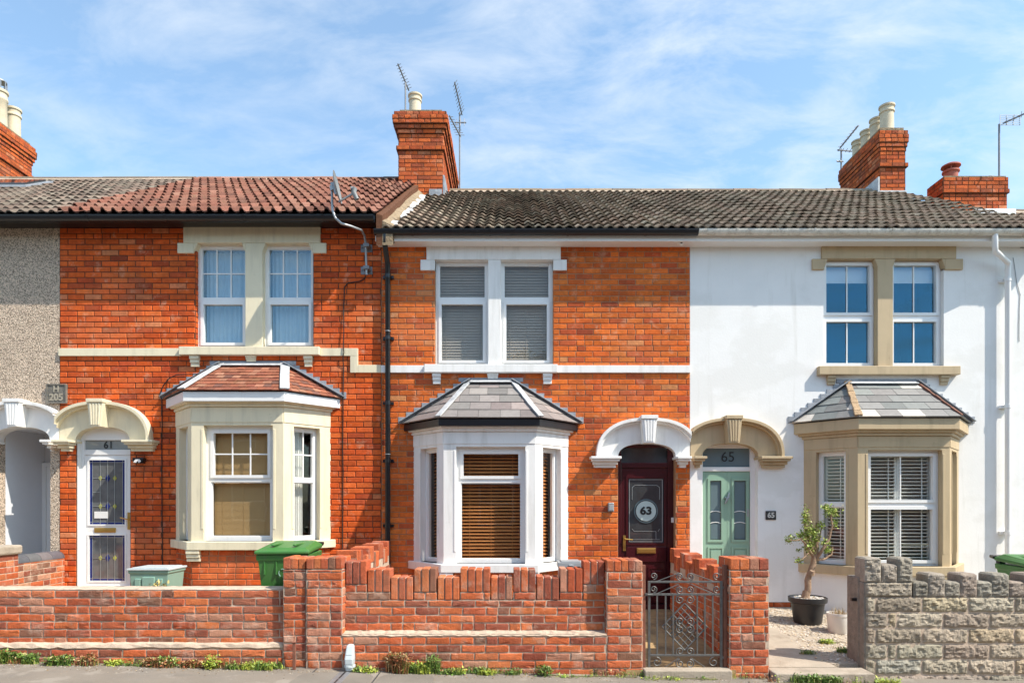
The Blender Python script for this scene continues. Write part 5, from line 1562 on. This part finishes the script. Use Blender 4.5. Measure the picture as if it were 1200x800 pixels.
def weed(px, y, wpx, h, pals, label, n=None, grass=.3, zb=None):
    mb = MB(); x = X(px, y); wd = wpx*(CAMD+y)/756
    z0 = zp(x)-.003 if zb is None else zb
    h *= 1.4
    n = n or int(2600*wd*max(h, .06)/.10)
    nc = max(2, int(wd/.07))
    cl = [(x+R.uniform(-.5, .5)*wd, y+R.uniform(-.03, .035), R.uniform(.5, 1.0), R.choice(pals)) for _ in range(nc)]
    mb.tube([(x-wd*.52, y, z0+.006), (x, y+.01, z0+.012), (x+wd*.52, y, z0+.006)], .004, 5, col=(.12, .12, .03))
    for i in range(n):
        c = R.choice(cl)
        lx = c[0]+max(-.07, min(.07, R.gauss(0, .042))); ly = c[1]+max(-.04, min(.04, R.gauss(0, .028)))
        hh = h*c[2]*R.random()**.7
        if R.random() < grass: blade(mb, (lx, ly, z0), h*c[2]*R.uniform(.5, 1.0), c[3])
        else: leaf(mb, (lx, ly, z0+hh*.85), R.uniform(.016, .036), c[3], up=.9)
    o = mb.build('weed_clump', M['leaf']); tag(o, label, 'weeds', 'weeds along the foot of the front walls')
weed(20, -2.66, 44, .12, [LG, LG], 'large leafy green weed clump at the far left end of the pavement wall foot')
weed(83, -2.68, 48, .085, [LG, LR, LG], 'mixed green and red weed clump second from left along the wall foot')
weed(135, -2.67, 16, .06, [LG, LY], 'small sparse weed tuft below the white leaded door')
weed(178, -2.69, 44, .095, [LG, LR, LR], 'reddish weed clump at the wall foot below the grey-green box')
weed(238, -2.70, 34, .10, [LR, LR, LG], 'rust coloured weed clump below the cream bay window')
weed(250, -2.72, 17, .11, [LY, LY], 'taller yellow-green leafy weed rising among rust coloured weeds', grass=.1, n=260)
weed(304, -2.70, 64, .07, [LG, LY, LG], 'low grassy weed strip left of the slim rusty post', grass=.6)
weed(430, -2.74, 22, .05, [LY, LG], 'little yellowish weed right of the pale drain outlet')
weed(466, -2.73, 22, .17, [LR, LR], 'tall dry red weed clump against the battlemented wall')
weed(488, -2.73, 36, .14, [LG, LY], 'bright green weed clump right of the dry red one', grass=.5)
weed(560, -2.72, 90, .055, [LG, LY], 'long thin grassy weed strip under the battlemented wall', grass=.7)
weed(642, -2.73, 18, .12, [LG, LG], 'single leafy weed against the battlemented wall left of the gate', grass=.05, n=300)
weed(700, -2.76, 90, .025, [LY, LG], 'flat mossy weeds along the wall left of the gate', n=180, grass=.4)
weed(800, -2.78, 80, .03, [LY, LG], 'flat mossy weeds in front of the gate threshold', n=220, grass=.5)
weed(945, -2.83, 70, .07, [LG, LG], 'grassy weed clump along the entrance step of the white house', grass=.6)
weed(1025, -2.73, 46, .055, [LG, LY], 'grassy weeds at the corner of the grey stone wall', grass=.7, zb=-.11)
gc = MB()
for i in range(5200):
    px = R.uniform(0, 346) if i % 2 else R.uniform(402, 1010)
    if px > 345 and not (.35 < math.sin(px*.045)*.5+.5 and R.random() < .8): continue
    if px < 346 and R.random() < .45*(1-math.sin(px*.09)): continue
    yy = -2.64-.07*R.random()-.02*px/1000-(.10 if px > 900 else 0); x = X(px, yy)
    pal = LR if math.sin(px*.071+1) > .45 else (LG if math.sin(px*.13) > -.5 else LY)
    if R.random() < .4: blade(gc, (x, yy, zp(x)-.002), R.uniform(.02, .07), pal)
    else: leaf(gc, (x, yy, zp(x)+R.random()**2*.06), R.uniform(.012, .026), pal, up=.9)
gc.build('low_weeds', M['leaf'], kind='stuff')
lt = MB()
for i in range(1500):
    px = R.uniform(0, 1150); yy = -2.70-abs(R.gauss(0, .10))-(.08 if px > 850 else 0); x = X(px, yy)
    r = R.uniform(.003, .010)*(1.6 if R.random() < .04 else 1); z = zp(x)
    c = R.choice([(.34,.29,.22), (.20,.15,.10), (.12,.09,.06), (.45,.40,.33), (.30,.20,.10)])
    a = R.uniform(0, 6.28)
    P = [(x+r*math.cos(a+k*1.57)*R.uniform(.6, 1.2), yy+r*math.sin(a+k*1.57)*R.uniform(.6, 1.2), z+r*.15) for k in range(4)]
    lt.add(P+[(x, yy, z+r*.7), (x, yy, z-.004)], [(k, (k+1) % 4, 4) for k in range(4)]+[((k+1) % 4, k, 5) for k in range(4)], 0, c)
lt.build('grit_and_leaf_litter', M['gravel'], kind='stuff')
gm = lambda y: .015+(y+2.45)/2.45*.18
weed(973, -1.75, 22, .045, [LG, LY], 'small green weed growing in the gravel behind', grass=.6, zb=gm(-1.75))
weed(996, -2.1, 18, .045, [LG, LY], 'small green weed growing in the gravel beside the stone wall end', grass=.6, zb=gm(-2.1))
weed(945, -2.15, 12, .03, [LG, LY], 'tiny green weed at the gravel edge', grass=.6, zb=gm(-2.15))

pot = thing('plant_pot', 'large black plastic plant pot on the gravel', 'plant pot', (X(946.5, -.85), -.85, gm(-.85)-.01))
x, y, z = pot.location
p = MB(); p.lathe([(.155, z), (.165, z+.02), (.20, z+.26), (.212, z+.265), (.228, z+.275), (.232, z+.33), (.222, z+.335), (.214, z+.31), (.0, z+.30)], x, y, 32)
p.build('tub', M['blackpot'], pot, smooth=40)
so_ = MB()
for i in range(160):
    a = R.uniform(0, 6.28); q = .205*math.sqrt(R.random()); s_ = R.uniform(.012, .026)
    so_.lathe([(.0, z+.295), (s_*.8, z+.30), (s_, z+.31), (s_*.6, z+.31+s_*.5), (0, z+.312+s_*.6)], x+q*math.cos(a), y+q*math.sin(a), 6, 0, pal_pick([((.5,.45,.40), 2), ((.62,.60,.56), 1), ((.3,.24,.18), 1)]))
so_.build('pebble_mulch', M['gravel'], pot)
tr = thing('small_tree', 'small gnarled tree with bare pale branches growing from the black pot', 'tree', (x, y, z+.3))
tk = MB()
def tp(px, py, dy=0): return (X(px, -.85+dy), -.85+dy, Z(py, -.85+dy))
def tw(pts, r0, r1, nn=8, wob=.006):
    P = []
    for a, b in zip(pts, pts[1:]):
        for k in range(4):
            t = k/4; P.append(Vector(a).lerp(Vector(b), t)+Vector((R.uniform(-wob, wob), R.uniform(-wob, wob), R.uniform(-wob, wob))))
    P.append(Vector(pts[-1]))
    n = len(P); tk.tube(P, [(r0+(r1-r0)*i/(n-1))*R.uniform(.9, 1.12) for i in range(n)], nn)
tw([tp(944, 701), tp(946, 690), tp(950, 670), tp(955, 650)], .041, .031, 12, .012)
tk.tube([tp(943.5, 703), tp(944, 699), tp(945, 692)], [.068, .052, .043], 12)
tk.tube([tp(950, 672, -.01), tp(952, 668, -.04)], [.05, .03], 8)
brs = [([tp(955, 652), tp(957, 640), tp(955, 625, .05), tp(957, 612, .05)], .030, .010), ([tp(955, 655), tp(946, 640, -.05), tp(938, 630, -.08)], .022, .007),
       ([tp(956, 655), tp(964, 643, -.05), tp(972, 630, -.05), tp(975, 615, -.05), tp(974, 602, -.05)], .022, .009), ([tp(957, 655), tp(966, 655, .08), tp(974, 650, .10), tp(976, 640, .1)], .018, .007),
       ([tp(955, 650), tp(948, 632, .03), tp(943, 615, .05), tp(944, 603, .05)], .020, .007), ([tp(938, 632, -.08), tp(930, 633, -.1), tp(924, 631, -.1)], .009, .005),
       ([tp(950, 645), tp(944, 652, -.08), tp(937, 657, -.1)], .012, .005), ([tp(957, 640), tp(961, 628, .02), tp(963, 614, .0)], .014, .006)]
for q in brs: tw(*q)
tk.build('trunk', M['bark'], tr, smooth=60)
lv = MB()
LT = [((.24,.33,.05), 3), ((.16,.25,.04), 2), ((.34,.40,.08), 2), ((.42,.42,.14), .8)]
for (px, py, rx, rz_, n_) in ((944, 607, 5, 11, 130), (974, 600, 9, 7, 150), (978, 614, 3.5, 5, 40), (962, 616, 4, 5, 60), (926, 632, 6, 5, 70), (940, 628, 7, 6, 110), (951, 622, 9, 9, 170), (949, 640, 8, 9, 150), (967, 636, 6, 4, 70), (969, 645, 5, 4, 60), (937, 657, 5, 3, 50), (955, 630, 6, 6, 80), (936, 645, 2.5, 2, 16), (967, 594, 5, 3, 40)):
    for i in range(int(n_*2.3)):
        a, b, c = R.gauss(0, .5), R.gauss(0, .5), R.gauss(0, .5)
        q = tp(px+a*rx, py+b*rz_, c*rx*.012)
        leaf(lv, q, R.uniform(.018, .036), LT, up=.9, asp=.7)
lv.build('foliage', M['leaf'], tr)
y = -1.28; x = X(983, y); z = gm(y)-.008
wp = thing('plant_pot', 'small white bucket of dried plants beside the black pot', 'plant pot', (x, y, z))
p = MB(); p.lathe([(.112, z), (.118, z+.01), (.132, z+.20), (.138, z+.205), (.138, z+.235), (.126, z+.235), (.12, z+.20), (0, z+.195)], x, y, 28); p.build('bucket', M['whitepot'], wp, smooth=40)
dl = MB()
for i in range(120): blade(dl, (x+R.gauss(0, .05), y+R.gauss(0, .05), z+.19), R.uniform(.05, .13), [((.42,.30,.16), 2), ((.5,.40,.24), 2), ((.28,.17,.09), 1)])
for i in range(60): leaf(dl, (x+R.gauss(0, .05), y+R.gauss(0, .05), z+.20+R.random()*.05), .03, [((.38,.26,.14), 2), ((.25,.14,.08), 1)])
dl.build('dried_plant', M['leaf'], wp)
ex = MB()
for i in range(50):
    leaf(ex, (X(186+R.gauss(0, 5), -1.9), -1.9+R.gauss(0, .04), Z(688+R.gauss(-1, 3), -1.9)), .05, [((.45,.36,.12), 2), ((.35,.28,.10), 1)], up=.9, asp=.4)
for a in (-.12, 0, .1): ex.tube([(X(186, -1.9)+a*.3, -1.9, .24), (X(186, -1.9)+a, -1.9, Z(687, -1.9))], .005, 5, col=(.3, .25, .12))
tag(ex.build('dried_plant', M['leaf']), 'dry yellow plant tips behind the low brick wall in front of the recycling box', 'plant')

# ================================================================== FITTINGS ON THE WALLS AND ROOFS
# satellite dish
sd = thing('satellite_dish', 'grey satellite dish on a cranked pole above the black gutter', 'satellite dish', (X(429, -.1), -.1, 4.9))
YD = -.55
pm = MB()
pm.tube([(X(429.5, -.1), -.1, Z(322, -.1)), (X(428.5, -.1), -.1, Z(285, -.1)), (X(427.5, -.12), -.14, Z(276, -.14)), (X(424, -.3), -.32, Z(270.5, -.3)), (X(412, -.45), -.47, Z(266, -.45)), (X(400, YD), YD, Z(262, YD)), (X(393, YD), YD, Z(255.5, YD)), (X(389.5, YD), YD, Z(246, YD)), (X(388.7, YD), YD, Z(214, YD))], .016, 10)
pm.build('pole', M['steel'], sd, smooth=50)
br = MB()
for p in (291, 317):
    br.cut(); br.box(X(423), X(436.5), -.014, .0, Z(p+5), Z(p-4)); br.box(X(426, -.1), X(433, -.1), -.13, -.012, Z(p+2), Z(p-2))
    for q in (424.5, 435): br.tube([(X(q), -.014, Z(p)), (X(q), -.03, Z(p))], .010, 6)
br.build('wall_bracket', M['alu'], sd, bevel=.003)
nD = Vector((.97, .06, .20)).normalized()
uD = nD.orthogonal().normalized(); uD = Vector((0, 0, 1))-nD*nD.z; uD.normalize(); vD = nD.cross(uD)
cD = Vector((X(397, YD), YD-.02, Z(220, YD)))
ds = MB(); k = 24; rings = [(0, 0), (.055, .002), (.105, .010), (.15, .021), (.19, .034)]
vs = [tuple(cD-nD*.04)]
for r_, h_ in rings[1:]:
    for j in range(k):
        a = 2*math.pi*j/k; vs.append(tuple(cD-nD*(.04-h_)+uD*(r_*1.08*math.cos(a))+vD*(r_*math.sin(a))))
nn = len(vs)
vs += [tuple(Vector(v)-nD*.008) for v in vs]
fs = [(0, 1+j, 1+(j+1) % k) for j in range(k)]
for i in range(len(rings)-2): fs += [(1+i*k+j, 1+(i+1)*k+j, 1+(i+1)*k+(j+1) % k, 1+i*k+(j+1) % k) for j in range(k)]
fs += [tuple(nn+i for i in f[::-1]) for f in fs]
lo = 1+(len(rings)-2)*k
fs += [(lo+j, nn+lo+j, nn+lo+(j+1) % k, lo+(j+1) % k) for j in range(k)]
ds.add(vs, fs)
ds.build('reflector', M['dish'], sd, smooth=50)
bk = MB(); bk.bar(cD-nD*.05, (X(389, YD), YD, Z(222, YD)), .07, .07); bk.bar(cD-nD*.05+uD*.06, cD-nD*.05-uD*.1, .06, .03); bk.build('dish_mount', M['steel'], sd)
ar = MB(); lp = Vector((X(418, YD), YD-.1, Z(230, YD)))
ar.bar(cD-uD*.19-nD*.03, lp, .018, .022)
ar.build('feed_arm', M['steel'], sd)
ln = MB(); ln.tube([lp+Vector((.0, 0, .06)), lp+Vector((-.015, 0, .0)), lp+Vector((.03, 0, -.09))], [.03, .034, .028], 10); ln.tube([lp+Vector((-.05, 0, .05)), lp+Vector((0, 0, .05))], [.028, .024], 10); ln.build('receiver', M['dish'], sd, smooth=40)

def cable(label, pts, r=.007, mk='cable'):
    m = MB()
    P = []
    for a, b in zip(pts, pts[1:]):
        for k in range(5): P.append(Vector(a).lerp(Vector(b), k/5)+Vector((R.uniform(-.003, .003), 0, 0)))
    P.append(Vector(pts[-1])); m.tube(P, r, 6)
    tag(m.build('cable', M[mk], smooth=60), label, 'cable')
cy = -.016
cable('black cable dropping from the satellite dish bracket down the brick wall',
      [(X(431), -.05, Z(320)), (X(428), cy-.01, Z(327)), (X(422), cy, Z(330)), (X(408), cy, Z(332)), (X(404), cy, Z(337)), (X(403.3), cy, Z(360)), (X(403.5), cy-.03, Z(407)), (X(404), -.052, Z(413)), (X(403), cy-.03, Z(420)), (X(403), cy, Z(430)), (X(402), cy, Z(520)), (X(402.5), cy, Z(560)), (X(401.5), cy, Z(640)), (X(401.5), cy, Z(700))], .0075)
cable('thin black cable running down the shaded brick wall left of the cream bay',
      [(X(268), -.10, Z(433)), (X(240, -.2), -.2, Z(438, -.2)), (X(212), -.12, Z(441)), (X(198), cy, Z(444)), (X(192), cy, Z(452)), (X(188), cy, Z(462)), (X(190.5), cy, Z(470)), (X(190.5), cy, Z(560)), (X(191), cy, Z(680))], .0065)
cable('thin grey cable hanging loose on the white wall right of the white downpipe', [(X(1187), cy+.01, Z(302)), (X(1191), cy+.01, Z(330)), (X(1195), cy+.01, Z(345)), (X(1194), cy+.01, Z(372)), (X(1194), cy+.01, Z(400))], .004, 'steel')

def yagi(mb, a, b, n, l0, l1, ax=(1, 0, 0), tilt=0):
    a, b = Vector(a), Vector(b); mb.bar(a, b, .022, .022)
    ax = Vector(ax).normalized()
    for i in range(n):
        t = (i+.5)/n; c = a.lerp(b, t)+Vector((0, 0, .012)); l = l0+(l1-l0)*t
        mb.tube([c-ax*l/2, c+ax*l/2], .006, 5)
def aerial(label, mast, booms, extra=None):
    t = thing('tv_aerial', label, 'aerial', mast[0], 'television aerials on the chimneys')
    m = MB(); m.tube(mast, .018, 8); m.build('mast', M['alu'], t, smooth=50)
    for bm in booms:
        q = MB(); yagi(q, *bm); q.build('antenna', M['alu'], t)
    return t
z1_ = 10.62
aerial('tilted comb aerial behind the buff pot of the middle chimney', [(-2.27, 4.75, 8.6), (-2.27, 4.75, z1_)], [((-2.335, 4.2, z1_), (-2.245, 5.05, z1_), 9, .10, .16, (1, -.1, .4))])
aerial('tall double aerial mast right of the middle chimney', [(-1.147, 5.15, 7.0), (-1.147, 5.15, 10.2)],
       [((-1.165, 4.1, 10.18), (-1.10, 5.2, 10.18), 10, .16, .22, (.5, 0, .85)), ((-1.29, 4.3, 9.62), (-1.13, 5.2, 9.7), 8, .12, .2, (1, .1, 0)), ((-1.25, 5.1, 9.95), (-1.0, 5.1, 9.95), 3, .16, .2, (0, .3, 1))])
aerial('cross shaped aerial left of the four pot chimney', [(7.17, 5.05, 7.4), (7.17, 5.05, 9.35)],
       [((7.06, 5.0, 9.30), (7.38, 5.0, 9.27), 4, .14, .16, (.2, 1, 0)), ((7.14, 4.3, 9.42), (7.17, 5.1, 9.40), 7, .10, .14, (1, 0, .3)), ((7.05, 5.0, 9.05), (7.19, 5.0, 9.05), 2, .12, .12, (1, .3, 0))])
t4 = aerial('grid aerial on a tall pole above the wide red chimney at the right', [(9.53, 3.62, 7.9), (9.53, 3.62, 9.05)], [((9.55, 3.55, 9.02), (9.9, 2.9, 9.02), 6, .12, .12, (.1, 0, 1))])
q = MB()
gx_0, gx_1, gz0, gz1 = 9.50, 9.89, 9.0, 9.19
for i in range(6): q.box(gx_0, gx_1, 3.56, 3.568, gz0+i*(gz1-gz0)/5-.005, gz0+i*(gz1-gz0)/5+.005)
for i in range(4): q.box(gx_0+i*(gx_1-gx_0)/3-.006, gx_0+i*(gx_1-gx_0)/3+.006, 3.552, 3.559, gz0, gz1)
q.build('reflector_grid', M['steel'], t4)

# small wall fittings
sc_ = thing('security_camera', 'small white dome security camera under the eaves beside the white house', 'camera', (X(794), -.1, Z(288)))
x, y, z = sc_.location
p = MB(); p.lathe([(0, z-.055), (.02, z-.052), (.04, z-.035), (.045, z-.01), (.045, z+.01), (.02, z+.02)], x+.01, y-.02, 16); p.tube([(x-.03, -.01, z+.01), (x-.03, -.05, z+.01), (x, -.09, z+.0)], .022, 10); p.build('housing', M['upvc'], sc_, smooth=50)
p = MB(); p.lathe([(0, -.001), (.018, 0), (.016, .014), (0, .018)], 0, 0, 14); p.v = [(x+.012+a, y-.058-c+.0, z-.015+b) for a, b, c in p.v]; p.build('lens', M['black'], sc_, smooth=50)
fl_ = thing('security_light', 'small black and white wall light right of the white leaded door', 'wall light', (X(166), -.05, Z(540)))
x, y, z = fl_.location
p = MB(); p.box(x-.075, x+.075, -.10, -.008, z-.01, z+.04); p.box(x-.06, x+.06, -.085, -.01, z-.035, z-.012); p.build('body', M['black'], fl_, bevel=.008)
p = MB(); p.prism([(x-.055, z-.022), (x-.02, z-.03), (x+.0, z-.005), (x+.02, z-.03), (x+.05, z-.012), (x+.03, z+.02), (x-.03, z+.015)], -.106, -.101, 'y'); p.build('lamp_cover', M['upvc'], fl_)
ks = thing('key_safe', 'small grey key safe on the brick left of the maroon door', 'key safe', (X(715.5), -.03, Z(594)))
x, y, z = ks.location
p = MB(); p.box(x-.042, x+.042, -.052, -.006, z-.065, z+.065); p.build('case', M['steel'], ks, bevel=.012)
p = MB(); p.box(x-.03, x+.03, -.058, -.050, z-.045, z+.035); p.build('cover', M['grey_plastic'], ks, bevel=.006)
pq = thing('house_number_plaque', 'small dark square plaque reading 65 on the white wall', 'plaque', (X(903), -.01, Z(603.5)))
x, y, z = pq.location
p = MB(); p.box(x-.072, x+.072, -.016, -.001, z-.062, z+.062); p.build('plate', M['slateplate'], pq, bevel=.004)
text_mesh('plaque_number', '65', .10, (x, -.018, z), M['letter_pale'], pq, bold=.003)
op = thing('cast_plaque', 'old weathered cast plaque with raised figures at the edge of the pebbledash', 'plaque', (X(68), -.02, Z(461.5)))
x, y, z = op.location
p = MB(); p.box(x-.14, x+.14, -.035, .002, z-.135, z+.135); p.build('plate', M['plaque'], op, bevel=.012)
p = MB(); p.slab(x-.14, x+.14, z-.135, z+.135, [(x-.122, x+.122, z-.117, z+.117)], -.045, -.034); p.build('rim', M['plaque'], op, bevel=.004)
text_mesh('plaque_letter', 'H', .12, (x, -.039, z+.06), M['letter_worn'], op, bold=.004)
text_mesh('plaque_figures', '205', .13, (x, -.039, z-.055), M['letter_worn'], op, bold=.004)

# pavement details
Yo = -2.72
dr = thing('drain_outlet', 'pale blue-grey plastic rainwater outlet standing against the brick pier', 'drain outlet', (X(410, Yo), Yo, 0))
x = X(410, Yo); zb = zp(x)
p = MB()
z0, z1 = Z(783, Yo), Z(755, Yo)
vs = []
for z, hw, y0, y1 in ((z0-.02, .034, Yo-.035, Yo+.03), (z0+.06, .042, Yo-.05, Yo+.045), (z0+.10, .043, Yo-.05, Yo+.05), (z1-.02, .036, Yo+.0, Yo+.055), (z1, .026, Yo+.02, Yo+.055)):
    vs += [(x-hw, y0, z), (x+hw, y0, z), (x+hw, y1, z), (x-hw, y1, z)]
p.add(vs, [(4*i+j, 4*i+(j+1) % 4, 4*i+4+(j+1) % 4, 4*i+4+j) for i in range(4) for j in range(4)]+[(3,2,1,0), (16,17,18,19)])
p.build('shoe', M['box_lid'], dr, bevel=.012)
p = MB(); p.box(x-.030, x+.030, Yo-.035, Yo+.0, z0+.13, z0+.15); p.cut(); p.tube([(x, Yo, z0+.015), (x, Yo, z0+.04)], .054, 14); p.build('collar', M['box_lid'], dr, bevel=.004)
Yo = -2.70; x = X(344.5, Yo)
p = MB(); p.box(x-.012, x+.016, Yo-.012, Yo+.012, zp(x)-.1, Z(753, Yo)); p.box(x-.016, x+.02, Yo-.016, Yo+.016, Z(753, Yo)+.0005, Z(753, Yo)+.012)
tag(p.build('stump_post', M['rust'], bevel=.003), 'short rusty metal post at the foot of the left pier', 'post')
ch = MB()
x = -1.61
for i in range(7):
    ya = -2.76-i*.26; 
    ch.box(x-.055, x+.055, ya-.255, ya, zp(x)-.05, zp(x)+.006); ch.box(x-.008, x+.008, ya-.24, ya-.01, zp(x)+.0062, zp(x)+.0075, 1)
tag(ch.build('drain_channel', [M['steel'], M['black']], bevel=.003), 'narrow metal drain channel crossing the pavement below the left pier', 'drain')
jt = MB()
for xx in (-1.92, -1.28, 2.62):
    x = xx; jt.box(x-.006, x+.006, -4.47, -2.66, zp(x)-.02, zp(x)+.003)
jt.build('pavement_joint', M['asphalt'], kind='structure')
pt = MB()
for (a, bq, c, e) in ((-2.02, -1.30, -3.6, -2.78), (-1.26, -.72, -3.6, -2.80)):
    n = 14; P = []
    for i in range(n):
        an = 2*math.pi*i/n; P.append(((a+bq)/2+(bq-a)/2*math.copysign(abs(math.cos(an))**.4, math.cos(an)), (c+e)/2+(e-c)/2*math.copysign(abs(math.sin(an))**.4, math.sin(an))))
    pt.add([(q[0], q[1], zp(q[0])+.004) for q in P], [tuple(range(n))])
pt.build('pavement_patch', mat('patched_tarmac', (.20,.175,.145), .95, .2, 2, .006, 150), kind='structure')

# ================================================================== ACROSS THE STREET (mirrored in the windows)
op_ = thing('terraced_house', 'red brick terraced house across the street, mirrored in the front windows', 'house', (-17.5, -15, 0), 'terraced houses across the street')
q = MB(); YO = -15
hs = [(-19.2, -17.9, .9, 2.4), (-19.0, -18.1, 3.2, 4.5), (-17.2, -16.3, 3.2, 4.5), (-16.9, -16.1, .2, 2.3)]
q.M = None
q.slab(-19.75, -15.25, -.5, 5.2, hs, YO, YO-.25); q.box(-19.75, -15.25, YO-7.2, YO-7.0, -.5, 5.2)
q.build('wall', mat('far_brick', (.36,.12,.06), .9, .2, 6), op_)
q = MB(); q.prism([(YO+.35, 5.15), (YO-3.6, 7.6), (YO-7.5, 5.15)], -19.748, -15.252, 'x'); q.build('roof', mat('far_roof', (.15,.10,.08), .9, .3, 6), op_)
for a, b, c, d in hs:
    q = MB(); q.slab(a, b, c, d, [(a+.07, b-.07, c+.07, (c+d)/2-.03), (a+.07, b-.07, (c+d)/2+.03, d-.07)], YO-.08, YO-.14)
    o = q.build('window' if d != 2.3 else 'door', M['upvc'], op_)
    q = MB(); q.box(a+.05, b-.05, YO-.12, YO-.115, c+.05, d-.05); q.build('pane', M['darkglass'], o)
for i in range(1, 9):
    o = copy_tree(op_); o.location.x = op_.location.x+4.51*i
def far_tree(x, y, h, r, pal, label):
    t = thing('tree', label, 'tree', (x, y, 0), 'trees across the street')
    q = MB(); q.tube([(x, y, -.3), (x+.1, y, h*.3), (x-.05, y+.1, h*.6), (x, y, h*.85)], [.22, .16, .11, .04], 8)
    for i in range(7):
        a = i*.9; q.tube([(x, y, h*(.35+.06*i)), (x+r*.7*math.cos(a), y+r*.7*math.sin(a), h*(.55+.06*i))], [.07, .02], 6)
    q.build('trunk', M['bark'], t)
    q = MB()
    cl = [(x+R.gauss(0, r*.5), y+R.gauss(0, r*.5), h*R.uniform(.45, .97), R.uniform(.3, .6)*r) for _ in range(26)]
    for i in range(3200):
        c = R.choice(cl); d = Vector((R.gauss(0, 1), R.gauss(0, 1), R.gauss(0, 1))).normalized()*c[3]*R.random()**.4
        leaf(q, (c[0]+d.x, c[1]+d.y, c[2]+d.z*.8), .17, pal, up=1, asp=.7)
    q.build('crown', M['leaf'], t)
far_tree(1.3, -24, 9.6, 1.7, LG, 'green tree behind the houses across the street, mirrored in the middle upper window')
far_tree(8.3, -25, 9.8, 1.8, LG, 'green tree behind the houses across the street, mirrored in the right hand upper window')
garden('far_garden', -22, 22, -15, -12.4, .0, .0, M['soil'])
